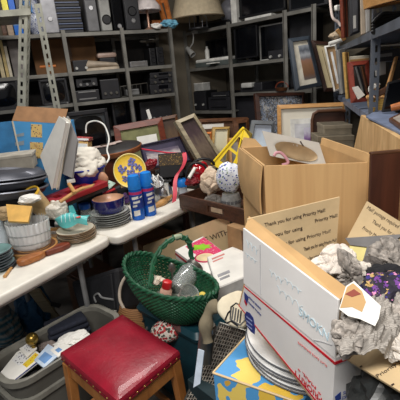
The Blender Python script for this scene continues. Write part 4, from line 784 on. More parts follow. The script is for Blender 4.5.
pf(((139, 145), (180, 136), (192, 161), (146, 170)), 3.2, 12, 22, 'dark purple matted picture without frame in front of the mahogany frame', .012, mt('purple edge', (40, 34, 56), .5), [('mat', .010, mt('dark purple mat', (56, 50, 74), .7)), ('picture', (.10, .86, .32, .9), pic('grey print pic', [(.2, (120, 116, 130)), (.6, (190, 180, 180)), (.9, (90, 80, 100))], 5, .3))])
pf(((175, 121), (194.5, 113), (226, 163), (206, 174)), 3.2, 20, 18, 'deep grey beige frame leaning steeply with a dim brown picture', .030, WOODG, [('picture', .028, pic('dim brown picture', [(.1, (70, 60, 56)), (.4, (110, 96, 84)), (.75, (72, 58, 62)), (.95, (60, 50, 50))], 6, .3))], th=.06)
pf(((198, 119), (248, 117), (249, 150), (200, 156)), 3.62, 20, 8, 'wide dark brown frame with white strip behind the small gold frame', .03, WOODB, [('mat', .03, mt('brown mat', (96, 66, 48), .7)), ('white_strip', (.08, .5, .12, .22), PAPER)], foot=BZ)
pf(((213, 127), (230, 126.5), (229, 150), (211, 151)), 3.55, 18, 12, 'small gold frame with yellowish white picture before the wide brown frame', .022, wood('gold wood', (160, 126, 66), (196, 160, 92)), [('picture', .02, pic('yellow white print', [(.2, (120, 120, 110)), (.4, (222, 212, 176)), (.8, (230, 224, 196))], 6, .15))], foot=BZ)
pf(((234, 120), (249, 118), (251, 150), (236, 152)), 3.45, 25, 10, 'narrow brown frame with black centre near the yellow crate', .035, WOODB, [('picture', .03, BLACK2)], foot=BZ)
pf(((255, 93), (305, 92), (305, 126), (258, 130)), 3.45, 22, 10, 'brown frame holding a grey and blue collage under the back shelf', .03, WOODD, [('picture', .028, spots('collage picture', (120, 122, 124), [(150, 165, 190), (70, 70, 76), (190, 186, 180), (100, 90, 80), (60, 72, 90)], 20, .7, .4, 'UV', .3))], foot=BZ)
pf(((252, 120), (275, 121), (274, 148), (247, 147)), 2.95, 5, 14, 'grey frame with pale blue picture behind the yellow crate', .03, mt('grey painted wood', (96, 100, 104), .5), [('picture', .028, pic('pale blue picture', [(.2, (170, 190, 214)), (.6, (206, 222, 236)), (.9, (170, 180, 196))], 4, .2))], foot=BZ)
pf(((277, 105), (346, 102), (350, 158), (278, 160)), 3.1, -10, 6, 'large tan wood frame with off white mat and purple picture', .03, WOODT, [('mat', .028, OFFW), ('inner_frame', (.19, .80, .22, .86), WHITE), ('inner_mat', (.25, .74, .30, .80), mt('grey white mat', (200, 200, 204), .8)), ('picture', (.38, .62, .36, .70), pic('purple picture', [(.2, (60, 40, 90)), (.5, (140, 110, 160)), (.8, (200, 196, 210))], 4, .25))], foot=BZ)
LAND = pic('landscape print', [(.02, (104, 92, 88)), (.15, (120, 88, 66)), (.40, (140, 104, 78)), (.55, (150, 112, 92)), (.62, (120, 118, 122)), (.72, (168, 172, 178)), (.85, (92, 98, 108)), (.97, (150, 156, 164))], 4, .07)
pf(((288.5, 38.5), (309.5, 35.5), (322, 85.5), (296, 91)), 3.22, 10, 6, 'slate blue framed landscape print with white mat leaning on the back shelf', .030, mt('slate frame paint', (58, 66, 76), .4), [('mat', .028, mt('ivory mat', (214, 208, 192), .8)), ('picture', (.40, .86, .16, .82), LAND)])
pf(((311, 40), (329, 42), (342, 90), (324, 92)), 3.3, -8, 6, 'brown frame with cream mat right beside the slate framed landscape', .03, WOODD, [('mat', .028, CREAMM), ('picture', .07, WOODB)])
pf(((324, 46), (336, 44), (345, 88), (334, 92)), 3.05, -15, 5, 'thin white frame with brown mat next to the right rack post', .012, WHITE, [('mat', .012, mt('tan mat', (150, 120, 84), .8)), ('picture', .05, mt('white print', (214, 216, 216), .5))])
pf(((157, 118), (177, 114), (183, 142), (163, 146)), 3.68, 16, 12, 'dull brown frame between the mahogany frame and the grey beige frame', .03, WOODB, [('picture', .03, pic('dull brown print', [(.2, (60, 46, 38)), (.6, (104, 84, 66)), (.9, (80, 66, 58))], 5, .3))], foot=BZ)
pf(((199, 133), (212, 131.5), (212, 154), (199, 155)), 3.4, 16, 12, 'narrow orange brown frame left of the small gold frame', .018, WOODO, [('picture', .016, mt('faded cream print', (190, 176, 146), .6))], foot=BZ)
pf(((229, 138), (239, 137), (240, 156), (230, 157)), 3.3, 20, 14, 'tiny tan frame with grey print half behind the yellow crate', .014, WOODT, [('picture', .012, mt('grey small print', (150, 146, 140), .6))], foot=BZ)
# dark rounded headboard and grey boxes in the gap
n = facing(-6, 4); t = T('headboard', 'dark brown rounded wooden headboard standing below the right rack', 'headboard'); p = PD(328, 150, 2.95)
o_ = [(312, 165), (312, 120), (313.5, 114), (318, 111), (340, 110), (345, 111), (347, 165)]; mb = MB(); v = [PP(x, y, p, n) for x, y in o_]; mb.prism(v, -n*.035); mb.build('panel', WOODD, t, .006)
mb = MB(); mb.tube([q+n*.006 for q in v[:6]], .012, 8); mb.build('edge_trim', WOODB, t, smooth=True)
mb = MB()
for x in (315, 343): a = PP(x, 165, p, n); mb.bar(a, V(a.x, a.y, 0), .05, .03)
mb.build('leg', WOODD, t)
for i, (x0, y0, x1, y1, d, lb) in enumerate(((324, 125.5, 352, 136, 2.72, 'upper flat grey beige box behind the slotted post'), (318, 136.5, 354, 150, 2.66, 'lower flat grey beige box behind the big kraft box'))):
    p = PD(340, y1, d); n = facing(-4, 0); q4 = quad(((x0, y0), (x1, y0-1), (x1, y1-1), (x0, y1)), p, n); t = T('flat_box', lb, 'box'); m_ = mt('grey beige card %d' % i, ((140, 130, 112), (128, 118, 100))[i], .8)
    mb = MB(); mb.slab(q4, n, .2); mb.build('body', m_, t, .004); mb = MB(); mb.sub(q4, -.01, 1.01, 0, .35, n, -.205, .004); mb.build('lid', m_, t, .002)
# ---------------------------------------------------------------- right rack
zl, zu = 1.355, 1.735
t = T('slotted_shelf_rack', 'blue grey slotted steel rack along the right side full of frames', 'rack')
smain = hit(RK, 372, 110)[0]; sB = hit(RK, 335.5, 70)[0]; sC = hit(RK, 346.5, 110)[0]
E_, N_ = V(*RK['e'][:2]), V(*RK['n'][:2])
for s_, top, w in ((smain, 1.86, .034), (sC, zl, .034), (sB, 2.3, .034), (-.75, 2.3, .05)):
    mb = MB(); b = at(RK, s_, -.008, top); slotted(mb, b, at(RK, s_, -.008, 0), w, .005, E_, N_, .055); mb.build('post', STEELD, t)
for s_ in (-.75, smain, sB): mb = MB(); b = at(RK, s_, .5, 2.3); slotted(mb, b, at(RK, s_, .5, 0), .045, .005, E_, -N_, .055); mb.build('post', STEELD, t)
for z_ in (zl, zu, 2.28, .4):
    mb = MB(); mb.prism([at(RK, -.78, -.004, z_), at(RK, sB+.1, -.004, z_), at(RK, sB+.1, .5, z_), at(RK, -.78, .5, z_)], (0, 0, -.012)); mb.bar(at(RK, -.78, -.004, z_-.02), at(RK, sB+.1, -.004, z_-.02), .012, .036); mb.build('shelf', STEELD if z_ != zl else mt('blue grey shelf', (112, 122, 142), .45, .2), t)
def board(px4, d, yaw, tilt, th, name, label, cat, m, group=None, parts=()):
    n = facing(yaw, tilt); q = quad(px4, PD((px4[2][0]+px4[3][0])/2, (px4[2][1]+px4[3][1])/2, d), n)
    if not parts: mb = MB(); mb.slab(q, n, th); return S(name, mb, m, label, cat, group, bevel=min(.004, th*.2))
    t = T(name, label, cat, group); mb = MB(); mb.slab(q, n, th); mb.build('panel' if cat != 'book' else 'cover', m, t, min(.003, th*.2))
    for pn_, u0, u1, v0, v1, m2 in parts: mb = MB(); mb.sub(q, u0, u1, v0, v1, n, -.001, .003); mb.build(pn_, m2, t)
    return t
# upper board
board(((342, -12), (347, -12), (348.5, 37), (344, 38)), 2.15, 30, 2, .02, 'picture_frame', 'narrow red brown frame seen edge on at the upper right rack', 'picture frame', WOODM, None, (('inner_lip', .3, .6, 0, 1, WOODD),))
pf(((349, -8), (360, -8), (360, 32), (350, 36)), 2.2, -12, 4, 'dark grey poster with a white triangle on the upper right rack', .012, BLACK2, [('picture', .012, mt('grey poster', (84, 84, 90), .5)), ('white_triangle', (.35, .62, .55, .86), PAPER)])
board(((360, -10), (365, -10), (366, 33), (361, 35)), 2.05, -20, 3, .02, 'wood_board', 'pale beige narrow board standing behind the round wooden tray', 'board', mt('pale beige wood', (176, 160, 140), .6))
board(((365, -10), (370, -10), (370, 31), (366, 33)), 2.0, -20, 3, .02, 'wood_board', 'whitish grey narrow board nearest the slotted main post', 'board', mt('whitish grey board', (168, 166, 162), .6))
board(((336, 30), (339, 28), (347, 39), (344, 41)), 2.3, 0, 5, .02, 'wood_block', 'small tan wooden stick leaning at the foot of the red brown frame', 'stick', WOODT)
t = T('power_cord', 'white looped cord with plug hanging on the upper right rack', 'cord'); mb = MB(); P_ = [PD(x, y, 2.35) for x, y in ((330, -4), (331, 8), (333, 18), (338, 22), (341, 26))]; mb.tube(smooth_pts(P_), .008, 8); mb.build('cable', mt('pinkish white cord', (214, 198, 190), .5), t, smooth=True)
c = PD(337.5, 8, 2.35); mb = MB(); mb.box((0, 0, 0), (.035, .03, .03), rotz(c, 20)); mb.build('plug', WHITE, t, .006); mb = MB(); mb.tube([c+V(.01, 0, 0), PD(341, 4, 2.35), PD(342, -6, 2.35)], .006, 8); mb.build('plug_lead', mt('pinkish white cord', (214, 198, 190)), t)
mb = MB(); mb.blob(PD(336, 36, 2.5)+V(0, 0, 0), (.045, .04, .03), 51, .2, 1.4, 3, True); S('cap', mb, mt('beige cap', (170, 152, 128), .8), 'small beige lump at the far end of the upper right shelf', 'cloth')
mb = MB(); mb.tube([PD(329, 44, 2.4), PD(342, 40, 2.4)], .012, 8); S('white_rod', mb, WHITE, 'short white rod lying at the far edge of the right rack', 'rod')
t = T('wooden_tray', 'round shallow wooden tray overhanging the upper right rack', 'tray'); c = PD(396, -6, 1.62); rr = wid(c, 30); M = Matrix.Translation(c+V(0, 0, -.02)) @ Matrix.Rotation(R(-6), 4, 'Y')
mb = MB(); mb.lathe([(0, 0), (rr*.85, 0), (rr*.9, .006), (rr*.9, .01), (0, .01)], M, 48); mb.build('bottom', wood('tray bottom wood', (132, 96, 56), (160, 120, 76)), t, smooth=True)
mb = MB(); mb.lathe([(rr*.88, -.012), (rr, -.010), (rr*1.02, .05), (rr*.98, .052), (rr*.95, .0), (rr*.88, -.004)], M, 48); mb.build('rim', WOODT, t, smooth=True)
mb = MB()
for k in range(4): mb.tube(smooth_pts([PD(x, y, 1.75) for x, y in ((373, 33-3*k), (377, 28-3*k), (384, 23-3*k), (394, 20-2*k), (406, 18-2*k))]), .011, 8)
S('black_hose', mb, BLACK, 'bundle of black hoses under the round wooden tray', 'hose', smooth=True)
mb = MB(); mb.tube([PD(380, 45.5, 2.0), PD(404, 43.5, 1.9)], .008, 8); S('metal_rod', mb, DSILV, 'light metal rod under the upper right shelf', 'rod', smooth=True)
board(((374, 52), (400, 48), (400, 60), (374, 62)), 2.05, -14, 3, .1, 'storage_box', 'dark box beneath the upper right shelf behind the post', 'box', BLACK2, None, (('label_strip', .1, .7, .3, .6, GREY),))
# lower board: frames leaning in a row
board(((344.5, 52), (349, 52), (352, 98), (348, 99)), 2.35, 25, 3, .02, 'picture_frame', 'yellowish narrow frame seen edge on below the upper right shelf', 'picture frame', wood('gold wood', (160, 126, 66), (196, 160, 92)), None, (('inner_lip', .35, .6, 0, 1, WOODB),))
pf(((348, 62), (369, 60), (371, 101), (352, 103)), 2.2, -6, 6, 'red wooden frame leaning on the lower right shelf', .022, wood('red stained wood', (116, 44, 32), (150, 64, 46)), [('picture', .02, pic('dark grey picture', [(.2, (40, 38, 40)), (.6, (70, 66, 64)), (.9, (100, 96, 92))], 4, .3))])
board(((349, 56.5), (370, 55), (370, 60), (349, 62)), 2.3, -6, 3, .03, 'picture_frame', 'cream topped frame standing behind the red wooden frame', 'picture frame', CREAM, None, (('inner_lip', .05, .95, .6, .95, WOODT),))
board(((355, 67), (359, 66), (366, 90), (362, 92)), 2.12, 15, 4, .012, 'picture_frame', 'black edged picture leaning inside the red wooden frame', 'picture frame', BLACK2, None, (('pale_edge', .0, .3, 0, 1, GREY),))
board(((361, 66), (364, 65.5), (370, 92), (367, 93)), 2.1, 15, 4, .012, 'picture_frame', 'dark brown panel leaning close to the slotted main post', 'picture frame', WOODD, None, (('pale_edge', .0, .25, 0, 1, WOODB),))
mb = MB(); q = PD(359, 92, 2.05); n = facing(10, 20); mb.slab(quad(((353, 87), (358, 86), (365, 95), (359, 99)), q, n), n, .01); S('white_card', mb, PAPER, 'white card slipped in front of the red wooden frame', 'card')
board(((337, 50), (345, 48), (347, 92), (341, 94)), 2.45, 10, 3, .02, 'wood_board', 'grey board between the rack posts below the upper right shelf', 'board', GREY, None, (('pale_edge', .05, .3, 0, 1, LGREY),))
t = T('wicker_basket', 'yellow wicker basket with pile of wood on the lower right shelf', 'basket'); c = PD(371, 106, 2.0); c.z = zl; rr = wid(c, 15); M = Matrix.Translation(c+N_*.06)
mb = MB(); mb.lathe([(0, 0), (rr*.85, 0), (rr, .035), (rr*1.04, .075), (rr*.98, .075), (rr*.9, .03), (0, .012)], M, 36); mb.build('bowl', stripes('yellow wicker', (150, 112, 44), (206, 168, 84), 40, 'Z', .6, 1.5), t, smooth=True)
mb = MB(); mb.tube([M @ V(rr*1.03*math.cos(a), rr*1.03*math.sin(a), .076+.003*math.sin(a*14)) for a in [2*math.pi*i/80 for i in range(80)]], .008, 6, True); mb.build('braided_rim', WOODT, t, smooth=True)
board(((374, 93), (402, 77), (404, 83), (377, 98)), 1.9, -10, 20, .02, 'wood_plank', 'brown plank slanting right of the slotted main post', 'plank', WOODB)
board(((396, 56), (399, 56), (388, 96), (385, 94)), 1.95, 0, 8, .02, 'wood_stick', 'thin wooden stick leaning diagonally at the right edge', 'stick', WOODT)
board(((376, 60), (386, 58), (386, 74), (378, 76)), 2.1, -10, 3, .05, 'storage_box', 'small whitish grey box right behind the slotted main post', 'box', LGREY, None, (('lid_edge', 0, 1, 0, .2, WHITE),))
mb = MB(); mb.blob(PD(374, 86, 2.0), (.03, .03, .03), 52, .25, 1.5, 3, True); S('white_rag', mb, PAPER, 'small white rag in the wicker basket on the right rack', 'cloth')
board(((388, 82), (404, 78), (404, 110), (382, 112)), 1.8, -15, 10, .02, 'laptop', 'dark laptop like panel propped on the lower right shelf', 'laptop', BLACK, None, (('screen', .08, .92, .08, .9, SCREEN),))
a = [PZ(366, 118, zl+.004), PZ(384, 108, zl+.004), PZ(410, 122, zl+.004), PZ(406, 138, zl+.004)]
mb = MB(); mb.prism(a, (0, 0, .010)); S('blue_mat', mb, mt('grey blue mat', (112, 124, 150), .6), 'grey blue mat lying at the front of the lower right shelf', 'mat', bevel=.002)
pts = [PZ(389, 118, zl+.03), PZ(400, 113, zl+.03), PZ(412, 120, zl+.03), PZ(402, 127, zl+.03)]; t = T('picture_frame', 'small brown frame lying flat on the grey blue mat', 'picture frame'); mb = MB(); mb.prism(pts, (0, 0, -.014)); mb.build('frame', WOODB, t, .002); c = sum(pts, V(0, 0, 0))/4; mb = MB(); mb.prism([lerp(v, c, .35) for v in pts], (0, 0, .002)); mb.build('picture', mt('grey photo', (170, 160, 150), .5), t)
mb = MB(); mb.tube([PD(391, 108, 1.72), PD(404, 105, 1.7)], [.014, .018], 10); S('wooden_club', mb, WOODO, 'orange wooden club lying beside the dark laptop panel', 'club', smooth=True)
# plywood leaning against the rack, dark panel
PLY = wood('plywood', (184, 146, 96), (218, 182, 130), (12, 12, 4), .6)
pb2 = at(RK, 0, -.035, 0); nq = -N_; q4 = [PP(361, 115, pb2, nq), PP(412, 146, pb2, nq), None, PP(353, 152, pb2, nq)]; 
q4[3] = V(q4[0].x, q4[0].y, 0)+(q4[3]-q4[0])*1.0; q4[3].z = .76; q4[2] = V(q4[1].x, q4[1].y, .76); q4[3] = PP(353, 152, pb2, nq)+(PP(353, 152, pb2, nq)-q4[0])*6; k = (q4[0].z-.0)/(q4[0].z-q4[3].z); q4[3] = q4[0]+(q4[3]-q4[0])*k; q4[2] = V(q4[1].x, q4[1].y, 0)
mb = MB(); mb.slab(q4, nq, .018); S('plywood_sheet', mb, PLY, 'pale plywood sheet leaning against the right rack', 'plywood', bevel=.002)
# ---------------------------------------------------------------- table carrying the big kraft box
kz = 1.26; A = PZ(264, 166, kz); B = PZ(370, 162.5, kz); e = (B-A).normalized(); w = (B-A).length; Mk = frm(V(A.x, A.y, 0), e); D_ = .46; zk = .775
t = T('side_table', 'plain wooden table hidden under the big kraft box', 'table'); mb = MB(); mb.box((w/2, .27, zk-.02), (w+.04, .62, .035), Mk); mb.build('tabletop', WOODB, t, .004)
for x in (.03, w-.03):
    for y in (0.02, .52): mb = MB(); mb.box((x, y, (zk-.04)/2), (.05, .05, zk-.04), Mk); mb.build('leg', WOODB, t)
KC = wood('corrugated kraft', (192, 152, 102), (208, 170, 118), (22, 2, 1.0), .8)
t = T('cardboard_box', 'big open kraft cardboard box in the middle behind the white mailing box', 'box'); h = kz-zk
LBK = PZ(240.5, 147.5, kz); CBK = B+(LBK-A)
def wallp(p, q, th=.008, k=1): mb.prism([setz(p, zk), setz(q, zk), setz(q, kz), setz(p, kz)], (UP.cross(q-p)).normalized()*th*k)
mb = MB(); wallp(A, B); mb.build('front_wall', KC, t, .001)
mb = MB(); wallp(B, CBK); wallp(CBK, LBK); wallp(LBK, A); mb.prism([setz(v, zk) for v in (A, B, CBK, LBK)], (0, 0, .008)); mb.build('walls', KRAFT, t)
fo = (A-LBK).cross(UP).normalized(); fo = fo if fo.x < 0 else -fo
q = [LBK+fo*.004, A+fo*.004, PP(262, 214, A+fo*.03, V(fo.x, -1.5, 0).normalized()), PP(243, 192, LBK+fo*.05, V(fo.x, -1.5, 0).normalized())]
mb = MB(); mb.grid(lambda u, v: lerp(lerp(q[0], q[1], u), lerp(q[3], q[2], u), v)+fo*.012*math.sin(math.pi*v)*(1-u*.5), 10, 10, .006); mb.build('flap', KRAFT, t, smooth=True)
qb = [LBK, lerp(LBK, CBK, .28), lerp(LBK, CBK, .2)+V(0, .02, .035), LBK+V(.02, .02, .045)]
mb = MB(); n = (qb[1]-qb[0]).cross(qb[3]-qb[0]).normalized(); mb.slab(qb, n, .006); mb.build('flap', KRAFT, t)
mb = MB(); ro = V(1, 0, 0); mb.prism([B-ro*.008, B, B+ro*.006+UP*.03, B-ro*.002+UP*.03], (CBK-B)*.97); mb.build('flap', KRAFT, t)
qr = [Mk @ V(w, .0, kz), Mk @ V(w, D_, kz), Mk @ V(w+.05, D_*.95, kz+.05), Mk @ V(w+.05, .03, kz+.03)]
t3 = T('insert_tray', 'pale grey card insert with tan hollow poking out of the big kraft box', 'insert'); n = facing(-6, 38); p = PD(296, 158, 1.72); q4 = quad(((262, 131), (319, 143), (327, 168), (270, 156)), p, n)
GRC = mt('pale grey card', (186, 180, 170), .8, 0, .05, 8)
def ins(u, v):
    a = lerp(lerp(q4[0], q4[1], u), lerp(q4[3], q4[2], u), v); k = max(0, 1-((u-.52)/.38)**2-((v-.60)/.36)**2); return a-n*.055*k
mb = MB(); mb.grid(ins, 28, 20, .003); mb.build('card', GRC, t3, smooth=True)
mb = MB(); mb.grid(lambda u, v: ins(.52+.37*v*math.cos(2*math.pi*u), .60+.35*v*math.sin(2*math.pi*u))+n*.008, 32, 8); mb.build('hollow', mt('tan hollow', (176, 152, 118), .8), t3, smooth=True)
mb = MB(); mb.tube([lerp(lerp(q4[0], q4[1], u), lerp(q4[3], q4[2], u), v)+n*.004 for u, v in ((.66, .12), (.67, .2), (.69, .3))], .003, 6); mb.build('black_mark', INK, t3)
mb = MB(); mb.box((.21, .26, zk+.14), (.26, .2, .27), Mk); S('inner_carton', mb, KRAFTL, 'pale carton filling the big kraft box beneath the grey insert', 'box', bevel=.003)
mb = MB(); mb.tube(smooth_pts([PD(x, y, 1.58) for x, y in ((274, 156), (276, 153), (281, 153), (286, 158), (288, 163), (282, 165))]), .006, 8); S('pink_cord', mb, mt('pink cord', (206, 150, 160), .5), 'pink loop lying at the front rim of the big kraft box', 'cord', smooth=True)
# dark brown panel
Yc = 1.20; a = PY(371.5, 153, Yc); b = PY(440, 150, Yc); t = T('cabinet', 'dark brown wooden cabinet side right of the big kraft box', 'cabinet'); hz = a.z
mb = MB(); mb.box(((b.x-a.x)/2, .008, hz/2), (b.x-a.x, .016, hz), Matrix.Translation(V(a.x, Yc, 0))); mb.build('side_panel', wood('cabinet wood', (52, 26, 18), (78, 40, 27), (20, 20, 2)), t, .003); mb = MB(); mb.box(((b.x-a.x)/2, .009, hz-.003), (b.x-a.x, .022, .007), Matrix.Translation(V(a.x, Yc, 0))); mb.build('top_edge', WOODB, t, .002)
# ---------------------------------------------------------------- yellow crate and drawer with fabric bundles
YEL = mt('yellow plastic', (238, 206, 30), .4, 0, .05, 5); t = T('plastic_crate', 'bright yellow plastic crate standing on end behind the fabric bundles', 'crate'); p = PD(222, 168, 2.85); n = facing(-18, 18)
q4 = quad(((242, 128.5), (252, 137), (226, 178), (211, 166)), p, n); q4 = quad(((243, 128), (249.5, 137), (231, 176), (211.5, 164)), p, n)
mb = MB(); 
for (u0, u1, v0, v1) in ((0, 1, 0, .18), (0, 1, .84, 1), (0, .2, .18, .84), (.8, 1, .18, .84), (.2, .8, .47, .53)): mb.sub(q4, u0, u1, v0, v1, n, -.012, 0)
mb.build('side', YEL, t); n2 = facing(40, 10); q5 = [q4[0], PP(257, 139, p+V(.05, .1, 0), facing(30, 0)), PP(240, 178, p+V(.05, .05, 0), facing(30, 0)), lerp(q4[1], q4[2], .95)]; q5[3] = q4[2]; nn = (q5[1]-q5[0]).cross(q5[3]-q5[0]).normalized()
mb = MB(); mb.slab(q5, nn, .01); mb.build('end_wall', YEL, t)
mb = MB(); mb.tube([q4[0], q4[3]], .009, 8); mb.tube([q4[0], q5[1]], .009, 8); mb.build('rim', YEL, t, smooth=True)
dz = .762; a = PZ(180, 208, dz); b = PZ(247, 226, dz); e = (b-a); w = e.length; Md = frm(a, e); h = PP(180, 195, a, Md.col[1].to_3d()).z-dz; dd = .36
DRW = wood('drawer wood', (56, 34, 24), (84, 54, 38)); t = T('drawer', 'dark wooden drawer with oval hand hole holding the fabric bundles', 'drawer')
mb = MB(); n = -Md.col[1].to_3d()
q4 = [Md @ V(0, 0, h), Md @ V(w, 0, h), Md @ V(w, 0, 0), Md @ V(0, 0, 0)]
for (u0, u1, v0, v1) in ((0, 1, 0, .3), (0, 1, .75, 1), (0, .46, .3, .75), (.70, 1, .3, .75)): mb.sub(q4, u0, u1, v0, v1, n, -.018, 0)
mb.build('front', DRW, t, .001)
mb = MB(); mb.box((.009, dd/2, h/2), (.018, dd-.036, h), Md); mb.box((w-.009, dd/2, h/2), (.018, dd-.036, h), Md); mb.box((w/2, dd-.009, h/2), (w, .018, h), Md); mb.box((w/2, dd/2, .006), (w-.036, dd-.036, .012), Md); mb.build('tray', DRW, t)
mb = MB(); mb.sub(q4, .50, .66, .36, .70, n, -.014, -.006); mb.build('handle_plate', mt('pale hand hole', (186, 164, 138), .5), t, .003)

def DRP(x, y): return PP(x, y, Md @ V(0, .15, 0), Md.col[1].to_3d())
mb = MB(); mb.blob(setz(DRP(211, 181), DRP(211, 182).z), (.082, .07, .105), 61, .22, 1.6, 5, True); S('paper_bundle', mb, mt('beige wrapping paper', (214, 192, 168), .8, 0, .1, 12), 'crumpled beige paper bundle in the drawer, left of the floral ball', 'bundle')
FLO = spots('blue floral cotton', (218, 222, 230), [(40, 52, 150), (70, 90, 180), (110, 140, 90), (30, 40, 110)], 62, .36, .8, 'Object', .02)
mb = MB(); mb.blob(DRP(229.5, 177), (.085, .075, .095), 62, .10, 1.5, 5, False); S('fabric_ball', mb, FLO, 'round bundle of white cotton with blue flowers in the drawer', 'bundle', smooth=True)
t = T('stone_jar', 'grey carved jar under the blue floral fabric ball', 'jar'); c = DRP(231.5, 205); r = wid(c, 10); c.z = dz+.013; M = Matrix.Translation(c); zt_ = .105
mb = MB(); mb.lathe([(0, 0), (r*.85, 0), (r, .02), (r*.95, zt_*.75), (r*.85, zt_), (0, zt_)], M, 32); mb.build('body', mt('grey stone', (158, 158, 156), .6, 0, .2, 30), t, smooth=True)
mb = MB()
for k in range(16): a = 2*math.pi*k/16; mb.box((r*.97, 0, zt_*.55), (.008, .02, .02), M @ Matrix.Rotation(a, 4, 'Z'))
mb.build('carved_band', mt('dark stone', (104, 104, 106), .7), t, .002)
mb = MB(); mb.blob(setz(DRP(213, 199), dz+.05), (.06, .05, .04), 63, .25, 1.6, 4, True, 0, .036); S('grey_cloth', mb, mt('grey cloth', (150, 144, 138), .9), 'grey cloth on the drawer floor under the beige paper bundle', 'cloth')
# ---------------------------------------------------------------- cartons under the drawer
zc = dz-.002; a = PZ(224, 226, zc); a2 = PZ(262, 239, zc); e = (a2-a); w = e.length; Mc = frm(setz(a, 0), e)
t = T('cardboard_box', 'tall brown cardboard carton carrying the dark wooden drawer', 'box')
mb = MB(); mb.box((w/2, .17, zc/2), (w, .30, zc), Mc); mb.build('body', mt('brown carton', (150, 116, 80), .85), t, .003)
mb = MB(); mb.box((w*.5, .018, zc/2), (.05, .002, zc-.01), Mc); mb.build('tape', mt('brown tape', (96, 66, 42)), t)
zw = .62; n = facing(-35, 5); p = PD(190, 238, 2.70)
q4 = quad(((143, 246), (230, 214), (230, 262), (143, 290)), p, n)
t = T('carton_flap', 'kraft carton flap with printed word behind the green basket', 'box'); mb = MB(); mb.slab(q4, n, .005); mb.build('flap', KRAFTL, t)
ux = (PP(228, 232, p, n)-PP(206, 240, p, n)).normalized(); mb = MB(); mb.text('E WITH', .05, frm(PP(217, 236, p, n)+n*.002, ux, n), fit=(PP(228, 232, p, n)-PP(205, 241, p, n)).length); mb.build('lettering', INK, t)
q5 = [q4[3], q4[2], setz(q4[2], 0)-n*.0, setz(q4[3], 0)]; mb = MB(); mb.slab(q5, n, .08, -.0); mb.build('body', KRAFT, t)
# flat game box
zg = .60; G = [PZ(x, y, zg) for x, y in ((175, 250), (203, 236), (232, 258), (208, 275))]
t = T('game_box', 'flat white box printed in pink and lime green below the drawer', 'box')
GT = [G[0], G[1], G[2], G[3]]; un = UP
mb = MB(); mb.prism(G, (0, 0, -.06)); mb.build('body', PAPER, t, .003)
mb = MB(); mb.sub(GT, .30, .98, .06, .70, un, 0, .0015); mb.build('pink_print', spots('pink print', (216, 60, 110), [(240, 230, 225), (216, 60, 110), (230, 120, 150)], 22, .3, .4, 'UV'), t)
c = lerp(lerp(GT[0], GT[1], .62), lerp(GT[3], GT[2], .62), .30)
mb = MB(); mb.prism([c+V(.075*(1 if i % 2 else .62)*math.cos(i*math.pi/7), .055*(1 if i % 2 else .62)*math.sin(i*math.pi/7), .0016) for i in range(14)], (0, 0, .001)); mb.build('green_burst', mt('lime print', (140, 196, 50), .4), t)
c2 = lerp(lerp(GT[0], GT[1], .42), lerp(GT[3], GT[2], .42), .62); mb = MB(); mb.lathe([(0, .003), (.055, .003), (.055, 0)], Matrix.Translation(c2), 28); mb.build('cream_disc', mt('cream print', (232, 214, 170), .4), t)
mb = MB(); mb.tube([c2+V(.06*math.cos(a), .06*math.sin(a), .002) for a in [2*math.pi*i/30 for i in range(30)]], .005, 6, True); mb.build('pink_ring', mt('magenta ring', (206, 44, 96), .4), t)
k = lerp(G[0], G[3], 0); nn = (G[3]-G[0]).cross(UP).normalized(); sd = [G[0], G[3], G[3]-UP*.06, G[0]-UP*.06]
nn = nn if nn.dot(CAM-G[0]) > 0 else -nn
mb = MB(); mb.sub(sd, 0, 1, .30, .52, nn, 0, .0015); mb.build('red_stripe', RED, t)
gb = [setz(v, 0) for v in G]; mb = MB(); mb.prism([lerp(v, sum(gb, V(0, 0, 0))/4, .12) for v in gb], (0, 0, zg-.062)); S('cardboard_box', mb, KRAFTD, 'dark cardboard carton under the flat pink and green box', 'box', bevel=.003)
# white box
zb_ = .63; W_ = [PZ(x, y, zb_) for x, y in ((207, 257), (241, 243), (258, 272), (217, 289))]
t = T('shipping_box', 'plain white box with faint grey print beside the green basket', 'box'); mb = MB(); mb.prism(W_, (0, 0, -.16)); mb.build('body', mt('greyish white card', (206, 204, 200), .6), t, .003)
mb = MB(); mb.sub(W_, .02, .98, .02, .98, UP, 0, .002); mb.build('lid', PAPER, t)
GI = mt('grey print ink', (150, 150, 154), .7); mb = MB()
for (u0, u1, v0, v1) in ((.10, .45, .12, .17), (.10, .38, .22, .26)): mb.sub(W_, u0, u1, v0, v1, UP, .002, .0028)
mb.build('red_print', mt('faded red ink', (206, 130, 124), .7), t); mb = MB()
for (u0, u1, v0, v1) in ((.1, .4, .66, .74), (.12, .36, .78, .84)): mb.sub(W_, u0, u1, v0, v1, UP, .002, .0028)
mb.build('grey_print', GI, t)
wb = [setz(v, 0) for v in W_]; mb = MB(); mb.prism([lerp(v, sum(wb, V(0, 0, 0))/4, .1) for v in wb], (0, 0, zb_-.162)); S('cardboard_box', mb, mt('grey carton', (110, 104, 98), .85), 'grey carton supporting the plain white box', 'box', bevel=.003)
